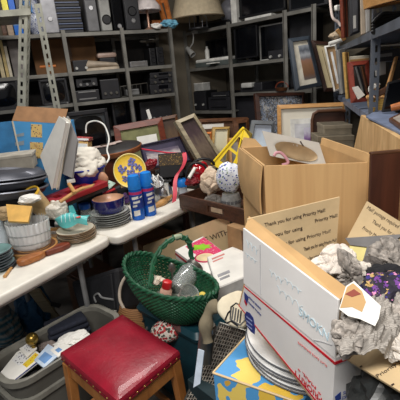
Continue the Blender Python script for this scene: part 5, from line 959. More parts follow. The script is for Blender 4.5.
# ---------------------------------------------------------------- green wicker basket
GRN = mt('green wicker', (25, 80, 53), .5, 0, .25, 40); zr = .70
ca = PZ(130.5, 262, zr); cb = PZ(214, 298, zr); cc = (ca+cb)/2; ax = (cb-ca); LA = ax.length/2*.97; Mb = frm(cc, ax); LB = .142; HB = .18
t = T('wicker_basket', 'oval green wicker basket with tall hoop handle full of small things', 'basket')
def bk(a, v, k=1.0):
    s_ = (.52+.48*math.sin(min(1, v)*math.pi/2)**.9)*k; lift = .045*(math.cos(a)**2)*v*(1 if math.cos(a) < 0 else .35)
    return Mb @ V(LA*s_*math.cos(a), LB*s_*math.sin(a), -HB*(1-v)+lift)
NS = 60; mb = MB()
for i in range(20):
    v = .02+.95*i/19; mb.tube([bk(2*math.pi*j/(NS*2), v, 1+(.022 if (j//1+i) % 2 else -.022)*(1 if j % 2 else -1)*0+.02*math.cos(math.pi*(j+i))) for j in range(NS*2)], .0048, 6, True)
mb.build('weave', GRN, t, smooth=True)
mb = MB()
for j in range(NS): mb.tube([bk(2*math.pi*(j+.5)/NS, v) for v in (0, .25, .5, .75, 1)], .004, 5)
mb.build('stakes', GRN, t, smooth=True)
mb = MB(); mb.lathe([(0, 0), (1, 0), (1, .01), (0, .01)], Mb @ Matrix.Translation((0, 0, -HB)) @ Matrix.Diagonal((LA*.52, LB*.52, 1, 1)), 36); mb.build('bottom', GRN, t)
mb = MB()
for ph in (0, math.pi): mb.tube([bk(2*math.pi*j/160, 1)+V(0, 0, .007*math.sin(22*2*math.pi*j/160+ph))+(Mb.to_3x3() @ V(math.cos(2*math.pi*j/160), math.sin(2*math.pi*j/160), 0))*.0055*math.cos(22*2*math.pi*j/160+ph) for j in range(160)], .0075, 8, True)
mb.build('braided_rim', GRN, t, smooth=True)
hp = [PZ(149, 287, zr-.01)]; dF = dep(hp[0]); pB = PZ(192, 262, zr); dB = dep(pB)
for (x, y, k) in ((151, 274, .12), (153, 262, .24), (160, 249, .40), (170, 240, .55), (180, 236.5, .68), (188, 240, .80), (191, 249, .92)): hp.append(PD(x, y, dF+(dB-dF)*k))
hp.append(pB); kk = smooth_pts(hp, 10); mb = MB()
mb.tube(kk, .010, 8); mb.tube([p+V(.011*math.cos(i*.9), .011*math.sin(i*.9)*.6, .009*math.sin(i*.9)) for i, p in enumerate(kk)], .0075, 6); mb.build('handle', GRN, t, smooth=True)
mb = MB(); mb.tube(kk[44:52], .0135, 10); mb.build('worn_wrap', mt('worn wrap', (150, 164, 140), .6), t, smooth=True)
def inb(u, v, z): return Mb @ V(LA*u, LB*v, -HB+z)
t = T('bottle', 'little bottle with red cap in the green basket', 'bottle'); c = PD(163, 287, dep(inb(.0, -.4, .16))); M = Matrix.Translation(c+V(0, 0, -.07)) @ Matrix.Rotation(R(14), 4, 'Y')
mb = MB(); mb.lathe([(0, 0), (.026, 0), (.028, .01), (.028, .055), (.016, .07), (0, .07)], M, 20); mb.build('body', mt('pinkish label', (214, 170, 150), .4), t, smooth=True); mb = MB(); mb.lathe([(.022, .066), (.024, .07), (.022, .1), (.016, .104), (0, .104)], M, 20); mb.build('cap', mt('cap red', (206, 40, 44), .35), t, smooth=True)
t = T('glass_jar', 'large clear glass jar lying in the green basket', 'jar'); c = inb(.05, .25, .10); M = frm(c, V(.5, .6, .35), V(-.3, -.2, .9))
mb = MB(); mb.lathe([(0, 0), (.05, 0), (.055, .01), (.055, .12), (.042, .14), (.042, .155), (.038, .155), (.05, .12), (.05, .012), (0, .008)], M @ Matrix.Rotation(R(90), 4, 'Y'), 28); mb.build('jar', GLASS, t, smooth=True); mb = MB(); mb.lathe([(.043, .148), (.046, .15), (.046, .168), (0, .17)], M @ Matrix.Rotation(R(90), 4, 'Y'), 24); mb.build('lid', DSILV, t, smooth=True)
t = T('drinking_glass', 'clear tumbler lying toward the right end of the green basket', 'glass'); c = inb(.32, -.05, .09); M = frm(c, V(.4, -.5, .3)) @ Matrix.Rotation(R(70), 4, 'Y'); mb = MB(); mb.lathe([(0, 0), (.036, 0), (.045, .1), (.042, .1), (.033, .008), (0, .008)], M, 28); mb.build('cup', GLASS, t, smooth=True)
mb = MB(); mb.lathe([(.0445, .092), (.0465, .096), (.0455, .1005), (.044, .1)], M, 28); mb.build('rim', SILVER, t, smooth=True)
for i, (x, y, k, c_, lb) in enumerate(((157, 280, .15, (226, 214, 196), 'crumpled cream paper at the left inside the green basket'), (201, 297, .10, (220, 196, 90), 'yellowish packet at the right end of the green basket'), (208, 299, .13, (232, 230, 224), 'white packet at the far right end of the green basket'), (186, 300, .13, (190, 170, 160), 'pinkish grey wrapper in the middle of the green basket'), (177, 301, .16, (222, 220, 210), 'white wrapper at the front side of the green basket'))):
    q = PD(x, y, dep(inb(.0+.003*(x-170), -.3, .12))); mb = MB(); mb.blob(q, (.042, .034, .022), 70+i, .3, 1.5, 4, True, 30*i)
    S('paper_wrapper' if i in (0, 3, 4) else 'packet', mb, mt('wrap %d' % i, c_, .6), lb, 'wrapper')
mb = MB(); mb.blob(inb(0, 0, .055), (.14, .075, .04), 77, .25, 2.2, 5, True, math.degrees(math.atan2(ax.y, ax.x))); S('packing_paper', mb, mt('dull green grey paper', (110, 116, 104), .8), 'grey packing paper at the bottom of the green basket', 'paper')
t = T('metal_spoon', 'metal spoon standing up behind the bottle in the green basket', 'spoon'); a, b = inb(-.05, .2, .06), PD(172, 268, dep(inb(0, .3, .2))); mb = MB(); mb.tube([a, b], .005, 8); mb.build('handle', DSILV, t); mb = MB(); mb.blob(b, (.018, .008, .028), 1, .05, 1, 3, False); mb.build('bowl', DSILV, t, smooth=True)
# what carries the basket
bt = zr-HB-.008
t = T('storage_bin', 'dark teal plastic bin under the green basket', 'bin'); o = setz(cc, 0)+V(.06, .06, 0); Mt = frm(o, ax); TEAL = mt('dark teal plastic', (22, 58, 68), .4)
def rrect(M, hx, hy, r, z, n=5):
    out = []
    for cx, cy, a0 in ((hx-r, -hy+r, -90), (hx-r, hy-r, 0), (-hx+r, hy-r, 90), (-hx+r, -hy+r, 180)):
        for i in range(n+1): q = R(a0+90*i/n); out.append(M @ V(cx+r*math.cos(q), cy+r*math.sin(q), z))
    return out
def loft(mb, rings, cap0=True, cap1=False):
    n = len(rings[0]); vs = [p for r_ in rings for p in r_]; fs = [(i*n+k, i*n+(k+1) % n, (i+1)*n+(k+1) % n, (i+1)*n+k) for i in range(len(rings)-1) for k in range(n)]
    if cap0: fs.append(tuple(range(n))[::-1])
    if cap1: fs.append(tuple((len(rings)-1)*n+k for k in range(n)))
    return mb.add(vs, fs)
mb = MB(); loft(mb, [rrect(Mt, .20, .11, .03, 0), rrect(Mt, .22, .13, .03, bt-.05)], True, True); mb.build('body', TEAL, t, smooth=True)
mb = MB(); loft(mb, [rrect(Mt, .23, .14, .03, bt-.05), rrect(Mt, .235, .145, .03, bt-.03), rrect(Mt, .22, .13, .03, bt-.005)], True, True); mb.build('lid', TEAL, t, smooth=True)
SPK = spots('red white knit', (206, 196, 186), [(150, 40, 46), (60, 70, 60), (176, 60, 60)], 80, .55, .9)
mb = MB(); c = PD(167, 331, 1.93); mb.blob(c, (.075, .06, .055), 81, .08, 1.4, 4, False); S('knit_hat', mb, SPK, 'red and white speckled knit hat below the green basket', 'hat', smooth=True)
mb = MB(); c = PD(186, 325, 1.9); mb.blob(c, (.07, .05, .05), 82, .25, 1.6, 4, True); S('brown_cloth', mb, mt('maroon cloth', (92, 58, 54), .9), 'maroon cloth squeezed between the knit hat and the green basket', 'cloth')
t = T('clay_pot', 'brown wicker wrapped pot with white ring handle left of the knit hat', 'pot'); c = PZ(138, 318, .42); c = PD(139, 309, 2.3); r = .13; M = Matrix.Translation(c+V(-.0, .0, -.16))
mb = MB(); mb.lathe([(0, 0), (r*.7, 0), (r, .08), (r*.95, .17), (r*.8, .22), (r*.75, .22), (r*.85, .16), (0, .05)], M, 32); mb.build('body', stripes('brown wicker', (110, 74, 44), (166, 120, 76), 30, 'Z', .6, 2), t, smooth=True)
k = [PD(x, y, 2.22) for x, y in ((131, 272), (124, 279), (120, 289), (120, 300), (124, 309))]; mb = MB(); mb.tube(smooth_pts(k), .0085, 8); mb.build('ring_handle', mt('whitish rope', (190, 176, 160), .6), t, smooth=True)
for i, (x0, y0, x1, y1) in enumerate(((150, 332, 160, 316), (146, 330, 156, 313), (143, 322, 148, 312))):
    mb = MB(); mb.tube([PD(x0, y0, 2.1), PD(x1, y1, 2.1)], .007, 8); S('metal_rod', mb, SILVER if i < 2 else BLACK, ('bright metal rod nearest the knit hat', 'bright metal rod just behind the red stool seat', 'short black rod at the wicker pot')[i], 'rod')
mb = MB(); mb.blob(PD(152, 320, 2.16), (.05, .05, .05), 83, .2, 1.4, 4, True); S('black_cloth', mb, mt('black wool', (30, 30, 34)), 'black cloth between the wicker pot and the metal rods', 'cloth')
c = setz(PD(139, 309, 2.3), 0); hb = PD(139, 309, 2.3).z-.162
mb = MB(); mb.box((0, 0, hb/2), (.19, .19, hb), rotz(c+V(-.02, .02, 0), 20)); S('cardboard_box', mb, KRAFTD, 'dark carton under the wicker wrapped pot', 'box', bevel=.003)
# suitcase and boards under the table
t = T('suitcase', 'black suitcase with grey handle under the white tables', 'suitcase'); p = PZ(96, 300, .40); n = facing(-40, 18)
q4 = quad(((70, 282), (116, 268), (120, 312), (84, 330)), p, n); mb = MB(); mb.slab(q4, n, .2); mb.build('shell', mt('black nylon', (20, 20, 24), .7, 0, .3, 30), t, .02)
mb = MB(); mb.sub(q4, .08, .92, .1, .9, n, 0, .012); mb.build('front_pocket', mt('black nylon', (20, 20, 24)), t, .006)
P_ = [PP(x, y, p, n)+n*.02 for x, y in ((99, 302), (97, 296), (101, 293), (105, 297), (116, 299))]; mb = MB(); mb.tube(smooth_pts(P_), .006, 8); mb.build('handle', GREY, t, smooth=True)
t = T('wood_crate', 'brown wooden crate lid lying under the nearer white table', 'crate'); q4 = [PZ(x, y, .34) for x, y in ((66, 276), (94, 256), (122, 272), (96, 292))]; mb = MB(); mb.prism(q4, (0, 0, -.3)); mb.build('body', wood('dark crate wood', (74, 48, 28), (104, 70, 42)), t, .004); mb = MB(); mb.prism([lerp(v, sum(q4, V(0, 0, 0))/4, .15) for v in q4], (0, 0, .012)); mb.build('lid', WOODB, t, .003)
t = T('tote_bag', 'dark blue bag with strap lying under the nearer white table', 'bag'); c = PZ(32, 312, .18); mb = MB(); mb.blob(c, (.13, .11, .17), 91, .18, 1.4, 4, True, 0, .17); mb.build('bag', mt('dark blue nylon', (22, 70, 104), .6), t); mb = MB(); mb.tube([c+V(.09*math.cos(a), 0, .14+.12*math.sin(a)) for a in [math.pi*i/12 for i in range(13)]], .01, 8); mb.build('strap', mt('strap navy', (20, 40, 70), .7), t, smooth=True)
t = T('laundry_bag', 'teal and white striped cloth bag at the left edge under the table', 'bag'); c = PZ(4, 330, .16); mb = MB(); mb.blob(c, (.13, .12, .15), 92, .2, 1.5, 4, True, 0, .15); mb.build('bag', stripes('teal white stripe', (40, 100, 120), (150, 150, 146), 9, 'Z', .8, 2), t); mb = MB(); mb.lathe([(.05, .12), (.065, .15), (.05, .17), (.03, .15)], Matrix.Translation(c), 20); mb.build('gathered_top', GREY, t, smooth=True)
mb = MB(); mb.bar(PZ(34, 290, .45), PZ(58, 322, .03), .07, .02); S('wood_plank', mb, WOODG, 'grey plank leaning under the nearer white table', 'plank', bevel=.003)
mb = MB(); mb.bar(PZ(35, 300, .3), PZ(60, 306, .25), .02, .02); S('black_rod', mb, BLACK, 'thin black rod lying under the nearer white table', 'rod')
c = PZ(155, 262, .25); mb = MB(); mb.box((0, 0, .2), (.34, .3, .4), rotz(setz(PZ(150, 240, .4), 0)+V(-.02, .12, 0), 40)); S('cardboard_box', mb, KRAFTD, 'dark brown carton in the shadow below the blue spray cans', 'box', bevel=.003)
# ---------------------------------------------------------------- red stool
zs = .52; Q = [PZ(x, y, zs) for x, y in ((60.5, 351), (122, 313), (178, 349), (117, 399))]; ce = sum(Q, V(0, 0, 0))/4
t = T('stool', 'square wooden stool with padded dark red vinyl seat', 'stool')
VIN = mt('red vinyl', (140, 22, 42), .38, 0, .12, 9, .12, 0, .15)
mb = MB()
def seat(u, v):
    p = lerp(lerp(Q[0], Q[1], u), lerp(Q[3], Q[2], u), v); k = (1-abs(2*u-1)**8)*(1-abs(2*v-1)**8); return p+UP*(.004+.013*math.sin(math.pi*u)*math.sin(math.pi*v)*1.0-.012*(1-k))
mb.grid(seat, 22, 22)
def edge(a, b): return lambda u, v: lerp(a, b, u)+(lerp(a, b, u)-ce).normalized()*.006*math.sin(math.pi*v)+UP*(-.008-.034*v)
for i in range(4): mb.grid(edge(Q[i], Q[(i+1) % 4]), 8, 5)
mb.build('seat', VIN, t, smooth=True, angle=70)
mb = MB()
for k, s_ in ((-.042, 1.005),): mb.tube([ce+(q-ce)*s_+UP*k for q in sum([[lerp(Q[i], Q[(i+1) % 4], j/8) for j in range(8)] for i in range(4)], [])], .0055, 8, True)
mb.build('welt', mt('dark red vinyl', (104, 14, 28), .4), t, smooth=True)
mb = MB(); C8 = [ce+(q-ce)*.985+UP*-.044 for q in Q]; mb.prism(C8, (0, 0, -.012)); mb.build('seat_board', WOODT, t)
WST = wood('stool wood', (136, 84, 40), (178, 118, 62), (14, 14, 3))
ap = [ce+(q-ce)*.93-UP*.056 for q in Q]
for i in range(4): mb = MB(); a, b = ap[i], ap[(i+1) % 4]; mb.bar(lerp(a, b, .04)-UP*.03, lerp(a, b, .96)-UP*.03, .02, .06); mb.build('apron', WST, t, .002)
for i in range(4):
    a = ce+(Q[i]-ce)*.90-UP*.057; b = setz(ce+(Q[i]-ce)*1.02, 0); mb = MB(); e1 = (Q[1]-Q[0]).normalized()*.022; e2 = (Q[3]-Q[0]).normalized()*.022
    mb.hexa([b-e1*.8-e2*.8, b+e1*.8-e2*.8, b+e1*.8+e2*.8, b-e1*.8+e2*.8], [a-e1-e2, a+e1-e2, a+e1+e2, a-e1+e2]); mb.build('leg', WST, t, .003)
for i in range(4): mb = MB(); a = ce+(Q[i]-ce)*.97; b = ce+(Q[(i+1) % 4]-ce)*.97; mb.bar(setz(lerp(a, b, .06), .17), setz(lerp(a, b, .94), .17), .016, .03); mb.build('stretcher', WST, t, .002)
mb = MB()
for i in range(4):
    for j in range(9): mb.lathe([(0, .003), (.004, .002), (.005, 0)], frm(lerp(Q[i], Q[(i+1) % 4], .06+.11*j)+(lerp(Q[i], Q[(i+1) % 4], .06+.11*j)-ce).normalized()*.004-UP*.037, V(0, 0, 1), (lerp(Q[i], Q[(i+1) % 4], .5)-ce).normalized()), 8)
mb.build('nail_heads', mt('brass', (176, 140, 80), .35, .8), t)
# ---------------------------------------------------------------- grey tote with papers
zt_ = .40; ta = PZ(-12, 358, zt_); tb = PZ(88, 303, zt_); tcn = PZ(106, 326, zt_); tdn = PZ(5, 392, zt_)
tax = (tb-ta); tw = (tax.cross(UP)).normalized(); hx = tax.length/2+.02; hy = abs((tdn-ta).dot(tw))/2; Mo = frm(setz((ta+tb)/2+tw*hy*1.0, 0), tax)
t = T('storage_tote', 'large grey plastic tote at lower left holding comics and cloth', 'tote'); TOT = mt('grey green plastic', (92, 90, 84), .45, 0, .1, 8)
mb = MB(); rg = [rrect(Mo, hx*.86, hy*.84, .07, .003), rrect(Mo, hx*.97, hy*.96, .09, zt_-.03), rrect(Mo, hx*.95, hy*.93, .09, zt_-.03), rrect(Mo, hx*.84, hy*.81, .07, .012)]
loft(mb, rg, True, True); mb.build('body', TOT, t, smooth=True)
mb = MB(); loft(mb, [rrect(Mo, hx*.95, hy*.93, .09, zt_-.04), rrect(Mo, hx*1.04, hy*1.05, .10, zt_-.035), rrect(Mo, hx*1.05, hy*1.06, .10, zt_-.004), rrect(Mo, hx*1.02, hy*1.02, .10, zt_), rrect(Mo, hx*.96, hy*.94, .09, zt_-.006), rrect(Mo, hx*.95, hy*.93, .09, zt_-.04)], False, False); mb.build('rim', mt('lighter tote grey', (122, 120, 112), .4), t, smooth=True)
mb = MB(); mb.box((hx*1.06, 0, zt_-.03), (.03, hy*.7, .05), Mo); mb.build('grip', mt('lighter tote grey', (122, 120, 112)), t, .008)
mb = MB(); loft(mb, [rrect(Mo, hx*.94, hy*.93, .09, zt_-.15), rrect(Mo, hx*1.01, hy*1.01, .1, zt_-.145), rrect(Mo, hx*1.01, hy*1.01, .1, zt_-.12), rrect(Mo, hx*.95, hy*.94, .09, zt_-.115)], False, False); mb.build('ridge', mt('lighter tote grey', (122, 120, 112)), t, smooth=True)
def tin(u, v, z): return Mo @ V(hx*u, hy*v, z)
mb = MB(); mb.box((0, 0, .13), (hx*1.5, hy*1.4, .22), Mo); S('folded_cloth', mb, mt('grey folded cloth', (96, 94, 96), .9), 'grey folded cloth filling the bottom of the tote', 'cloth', bevel=.03)
t = T('folded_jeans', 'dark navy folded jeans in the grey tote', 'jeans'); DEN = mt('navy denim', (30, 34, 48), .85, 0, .2, 60)
c = PD(66, 326, dep(PZ(66, 326, .34))); M = frm(c, PD(86, 318, dep(PZ(86, 318, .34)))-PD(46, 334, dep(PZ(46, 334, .34))))
for k, z_ in enumerate((-.035, 0, .03)):
    mb = MB(); mb.box((0, -.005*k, z_), (.23-.01*k, .16-.012*k, .032), M); mb.build('folded_layer', DEN, t, .014, True, 3)
t = T('brass_ball', 'round brass knob sticking up in the grey tote', 'knob'); c = PD(32, 339, dep(PZ(32, 342, .40))); mb = MB(); r = .032; mb.lathe([(r*math.sin(math.pi*i/14), -r*math.cos(math.pi*i/14)) for i in range(15)], Matrix.Translation(c), 24); mb.build('ball', mt('old brass', (150, 124, 60), .3, .85), t, smooth=True); mb = MB(); mb.lathe([(0, -.09), (.012, -.09), (.012, -.03), (.02, -.026)], Matrix.Translation(c), 16); mb.build('stem', mt('old brass', (150, 124, 60)), t, smooth=True)
COM = pic('comic print', [(.15, (232, 230, 226)), (.5, (226, 226, 228)), (.62, (70, 74, 110)), (.70, (226, 226, 226)), (.82, (206, 180, 60)), (.9, (230, 230, 228))], 7, .32, .35, True)
zp = .355
def sheet(px4, z0, dz_, name, label, m, parts=(), cat='paper'):
    q = [PZ(x, y, z0+dz_*i) for i, (x, y) in enumerate(px4)]; n = (q[1]-q[0]).cross(q[3]-q[0]).normalized(); n = n if n.z > 0 else -n
    t = T(name, label, cat); mb = MB(); mb.sub(q, 0, 1, 0, 1, n, -.006, 0); mb.build('sheet', m, t)
    for pn_, u0, u1, v0, v1, m2 in parts: mb = MB(); mb.sub(q, u0, u1, v0, v1, n, 0, .0012); mb.build(pn_, m2, t)
    return t
BKP = spots('dark figure print', (226, 226, 226), [(40, 44, 70), (30, 30, 40), (90, 90, 120)], 4, .33, .4, 'UV', .3)
sheet(((0, 373), (24, 343), (45, 357), (12, 383)), zp, 0, 'comic_book', 'white comic page with dark figure and yellow lettering in the tote', PAPER, (('figure', .42, .72, .1, .55, BKP), ('yellow_lettering', .5, .95, .62, .86, spots('yellow red print', (226, 200, 60), [(200, 60, 50), (226, 180, 50)], 5, .3, .4, 'UV')), ('blue_stripe', 0, 1, .95, 1, mt('print navy', (40, 50, 110), .4))), 'comic')
sheet(((19, 348), (26, 339), (37, 348), (27, 357)), zp+.012, 0, 'comic_book', 'small white panel with dark drawing lying on the larger comic page', PAPER, (('drawing', .25, .8, .2, .8, BKP),), 'comic')
sheet(((34, 360), (48, 344), (62, 352), (44, 368)), zp+.004, 0, 'leaflet', 'pale blue white leaflet beside the comic pages in the tote', mt('pale blue print', (196, 212, 230), .5), (('blue_picture', .15, .6, .2, .8, mt('print sky', (110, 150, 200), .5)),))
sheet(((50, 350), (62, 342), (72, 346), (58, 357)), zp+.006, 0, 'leaflet', 'white leaflet with small blue square nearest the stool', PAPER, (('blue_square', .2, .5, .3, .7, mt('print sky', (110, 150, 200))),))
mb = MB(); mb.blob(PD(72, 340, dep(PZ(72, 340, .35))), (.10, .06, .03), 95, .3, 1.8, 4, True, 30); S('tissue_paper', mb, PAPER, 'crumpled white tissue between the jeans and the stool seat', 'paper')
mb = MB(); mb.blob(PD(48, 346, dep(PZ(48, 347, .33))), (.06, .05, .03), 96, .3, 1.6, 4, True); S('grey_cloth', mb, mt('pinkish grey cloth', (130, 118, 112), .9), 'pinkish grey cloth behind the leaflets in the tote', 'cloth')
# ---------------------------------------------------------------- white mailing box group at lower right
zf = 1.0; L0 = PZ(244, 283, zf); R0 = PZ(335, 358, zf); FD = setz(PZ(340, 197, 1.187)-PZ(248, 218, 1.187), 0)
D0 = L0+FD; C0 = R0+FD; WC = mt('white coated card', (224, 222, 220), .5, 0, .04, 5); BR = mt('postal red', (190, 24, 40), .5); BBL = mt('postal blue', (34, 56, 124), .5)
t = T('mailing_box', 'open white mailing box with red stripes and raised flaps at lower right', 'box')
nA = (R0-L0).cross(UP).normalized(); nA = nA if nA.dot(CAM-L0) > 0 else -nA
nB = (C0-R0).cross(UP).normalized(); nB = nB if nB.dot(CAM-R0) > 0 else -nB
Lb = PP(238.5, 306, L0, nA); Rb = PP(331, 424, R0, nA); Lb = PP(238.5, 306, L0, nA)
fr4 = [L0, R0, Rb, Lb]; Cb = setz(C0, Rb.z); Db = setz(D0, Rb.z+.0)
mb = MB(); mb.slab(fr4, nA, .006); mb.build('front_wall', WC, t, .001)
rt4 = [R0, C0, Cb, Rb]; mb = MB(); mb.slab(rt4, nB, .006); mb.build('end_wall', WC, t, .001)
mb = MB(); mb.slab([D0, C0, Cb, Db], -nA, .006); mb.slab([L0, D0, Db, Lb], -nB, .006); q = [Lb, Rb, Cb, Db]; mb.prism(q, (0, 0, .006)); mb.build('inner_wall', KRAFT, t)
# raised front flap with handwriting
F = [PP(243, 228, L0-nA*.01, nA), PP(338, 300, R0-nA*.01, nA)]; fl4 = [F[0], F[1], R0+nA*.002, L0+nA*.002]
nF = (fl4[1]-fl4[0]).cross(fl4[3]-fl4[0]).normalized(); nF = nF if nF.dot(CAM-L0) > 0 else -nF
mb = MB(); mb.slab(fl4, nF, .006); ff = mb.build('flap', WC, t, .001)
lp = [F[0]-nF*.006+UP*.0, F[1]-nF*.006, PD(349, 289, dep(F[1])+.045), PD(249, 216, dep(F[0])+.05)]
mb = MB(); mb.slab(lp, (lp[1]-lp[0]).cross(lp[3]-lp[0]).normalized(), .006); mb.build('flap', KRAFT, t)
INKB = mt('pale blue ink', (186, 208, 218), .7); fm = MB()
def fp(u, v): return lerp(lerp(fl4[0], fl4[1], u), lerp(fl4[3], fl4[2], u), v)+nF*.0012
ux = (fl4[1]-fl4[0]).normalized()
def scr(u0, u1, v, h, loops, ph=0):
    P_ = []; n_ = loops*9
    for i in range(n_+1):
        k = i/n_; P_.append(fp(u0+(u1-u0)*k+.012*math.sin(loops*2*math.pi*k), v-h*math.cos(loops*2*math.pi*k)*(.5+.5*abs(math.sin(k*9+ph)))))
    fm.tube(P_, .0005, 4)
scr(.05, .22, .22, .07, 3, 1); scr(.04, .20, .42, .04, 3, 0); scr(.36, .52, .42, .06, 3, 2); scr(.53, .70, .34, .05, 3, .5); scr(.45, .72, .60, .07, 4, 1.2)
fm.build('handwriting', INKB, ff); fm = MB(); fm.text('SMOKN', .03, frm(fp(.82, .70), ux, nF), fit=(fl4[1]-fl4[0]).length*.26); fm.build('handwriting', INKB, ff)
mb = MB(); mb.tube([fp(.24, .06), fp(.25, .94)], .0012, 4); mb.tube([fp(.83, .97), fp(.9, .88), fp(.98, .80)], .001, 4); mb.build('crease', mt('crease grey', (176, 176, 178), .7), ff)
# print on the front wall
def wsub(mb, q, u0, u1, v0, v1, n): return mb.sub(q, u0, u1, v0, v1, n, .0, .0014)
def strip(mb, q, v0, v1, n, steps=1, f0=0, f1=1): return mb.sub(q, f0, f1, v0, v1, n, 0, .0014)
edge_ = MB()
def rail(a0, a1, b0, b1, m, name, n):
    mb = MB(); mb.prism([a0+n*.0014, a1+n*.0014, b1+n*.0014, b0+n*.0014], -n*.0012); mb.build(name, m, t)
up_ = (L0-Lb).normalized()
rail(L0-UP*.009, R0-UP*.010, L0-UP*.0125, R0-UP*.017, BR, 'red_stripe', nA); rail(Lb+UP*.006, Rb+UP*.018, Lb+UP*.0035, Rb+UP*.012, BR, 'red_stripe', nA)
rail(R0-UP*.010, C0-UP*.010, R0-UP*.017, C0-UP*.017, BR, 'red_stripe', nB)
def wp(px, py): return PP(px, py, L0+nA*.0016, nA)
rb = lambda x0, y0, x1, y1: None
hexa_ = [wp(x, y) for x, y in ((244.5, 316), (246, 311.5), (249.5, 313), (253, 318), (255, 328), (254.5, 334.5), (251, 332), (247, 326.5))]
mb = MB(); mb.prism(hexa_, -nA*.0012); bd = mb.build('blue_badge', BBL, t)
mb = MB(); 
for k in range(3): mb.prism([wp(x, y)+nA*.0006 for x, y in ((246.5, 316+4*k), (252, 320.5+4*k), (252.2, 321.8+4*k), (246.7, 317.3+4*k))], -nA*.0006)
mb.build('badge_print', mt('badge pale print', (150, 164, 206), .5), bd)
mb = MB(); mb.prism([wp(x, y) for x, y in ((244, 292), (248.5, 297), (247, 304), (244.5, 299))], -nA*.001); mb.build('eagle_mark', BBL, t)
mb = MB(); mb.prism([wp(x, y) for x, y in ((244.2, 299.5), (247, 304.5), (246, 306), (244.2, 302))], -nA*.001); mb.build('eagle_stripe', BR, t)
def wtext(body, p0, p1, size, n, col, name, P=wp, flip=True):
    a, b = P(*p0), P(*p1); d = (a-b) if flip else (b-a); mb = MB(); mb.text(body, size, frm((a+b)/2+n*.0004, d, n), .0004, d.length); return mb.build(name, col, t)
wtext('UNITED STATES', (249, 297), (261, 309), .009, nA, BBL, 'lettering'); wtext('POSTAL SERVICE', (248.5, 302), (261, 315), .009, nA, BBL, 'lettering')
wtext('PRIORITY', (294, 371), (322, 401), .024, nA, BR, 'red_lettering'); wtext('* MAIL *', (298, 368), (321, 394), .013, nA, BR, 'red_lettering')
wtext('FLAT RATE ENVELOPE', (298, 342), (327, 366), .008, nA, mt('pale red ink', (206, 120, 120), .6), 'lettering')
def ep(px, py): return PP(px, py, R0+nB*.0016, nB)
wtext('UNITED STATES', (343, 393), (361, 386), .011, nB, BBL, 'lettering', ep); wtext('POSTAL SERVICE', (342, 398), (361, 391), .011, nB, BBL, 'lettering', ep)
mb = MB(); mb.prism([ep(x, y) for x, y in ((335, 397), (341, 392), (341, 399), (336, 402))], -nB*.001); mb.build('eagle_mark', BBL, t)
for (y0, y1) in ((393, 380.5), (399, 384)): mb = MB(); mb.prism([ep(356, y0+3), ep(387, y1), ep(387, y1+1.3), ep(356, y0+4.5)], -nB*.001); mb.build('red_stripe', BR, t)
# printed kraft flaps
def printed(q, n, lines, size, par, rot=0, col=INK):
    uxx = (q[1]-q[0]).normalized(); W_ = (q[1]-q[0]).length
    mb = MB()
    for (u, v, s_, f) in lines:
        c = lerp(lerp(q[0], q[1], u), lerp(q[3], q[2], u), v); mb.text(s_, size, frm(c+n*.001, uxx if not rot else -uxx, n), .0003, f*W_)
    return mb.build('lettering', col, par)
TY = 'Thank you for using Priority Mail!'
TA = PZ(248, 219, 1.187); TB = PZ(340, 197, 1.187); nD = (TB-TA).cross(UP).normalized(); nD = nD if nD.dot(CAM-TA) > 0 else -nD
bq = [TA, TB, D0+UP*.0, L0+(D0-L0)*.03]; mb = MB(); mb.slab(bq, nD, .006); bf = mb.build('flap', KRAFTL, t)
nD2 = (bq[1]-bq[0]).cross(bq[3]-bq[0]).normalized(); nD2 = nD2 if nD2.dot(CAM-TA) > 0 else -nD2
printed(bq, nD2, [(.50, .16, TY, .66), (.35, .36, 'Thank you for using', .45), (.85, .30, 'Priority Mail!', .26), (.55, .54, TY, .72), (.8, .72, TY, .38), (.75, .9, TY, .42)], .016, bf)
pR = lerp(D0, C0, .4)+V(.04, .02, .06); nR = facing(-18, 24)
rq = quad(((367, 201), (412, 229), (412, 262), (346, 240)), pR, nR); mb = MB(); mb.slab(rq, nR, .006); rf = mb.build('flap', KRAFTL, t)
printed(rq, nR, [(.40, .14, 'Mail! postage required', .7), (.52, .40, 'Thank you for using', .6), (.40, .66, 'Priority Mail! postage', .6)], .016, rf)
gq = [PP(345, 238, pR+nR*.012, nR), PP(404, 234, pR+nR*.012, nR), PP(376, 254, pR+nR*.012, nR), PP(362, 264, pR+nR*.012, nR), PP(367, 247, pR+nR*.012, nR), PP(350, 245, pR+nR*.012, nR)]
mb = MB(); mb.prism(gq, -nR*.004); S('flap_shadow', mb, mt('flap shadow grey', (128, 126, 126), .7), 'grey shape painted as the cast shadow across the printed right flap', 'card')  # shadow cast across the flap, built as a thin grey slab
mb = MB(); yq = [PP(x, y, pR+nR*.006, nR) for x, y in ((350, 243), (369, 243), (366, 256), (357, 268), (348, 262))]; mb.prism(yq, -nR*.002); S('flap_light_patch', mb, mt('pale yellow light patch', (244, 226, 150), .7), 'pale yellow light patch painted beside the cast shadow on the right flap', 'paper')  # lit patch of the flap, put in as a yellow slab
oq = [R0, C0, None, None]; pO = R0+nB*.0; 
oq = [PD(345, 358, dep(R0)+.02), PD(384, 343, dep(C0)-.12), PD(440, 372, .74), PD(418, 402, .66)]
n = (oq[1]-oq[0]).cross(oq[3]-oq[0]).normalized(); n = n if n.z > 0 else -n; oq2 = [oq[0], oq[1], oq[2], oq[3]]
mb = MB(); mb.slab(oq2, n, .006); of = mb.build('flap', KRAFTL, t)
a, b = PP(377, 377, oq[0], n), PP(408, 357, oq[0], n); mb = MB(); mb.text('Priority Mail', .015, frm((a+b)/2+n*.001, b-a, n), .0003, (b-a).length); mb.build('lettering', INK, of)
for (x, y) in ((361, 367), (393, 385)): mb = MB(); mb.box((0, 0, 0), (.006, .004, .0006), frm(PP(x, y, oq[0], n)+n*.001, b-a, n)); mb.build('printed_mark', INK, of)
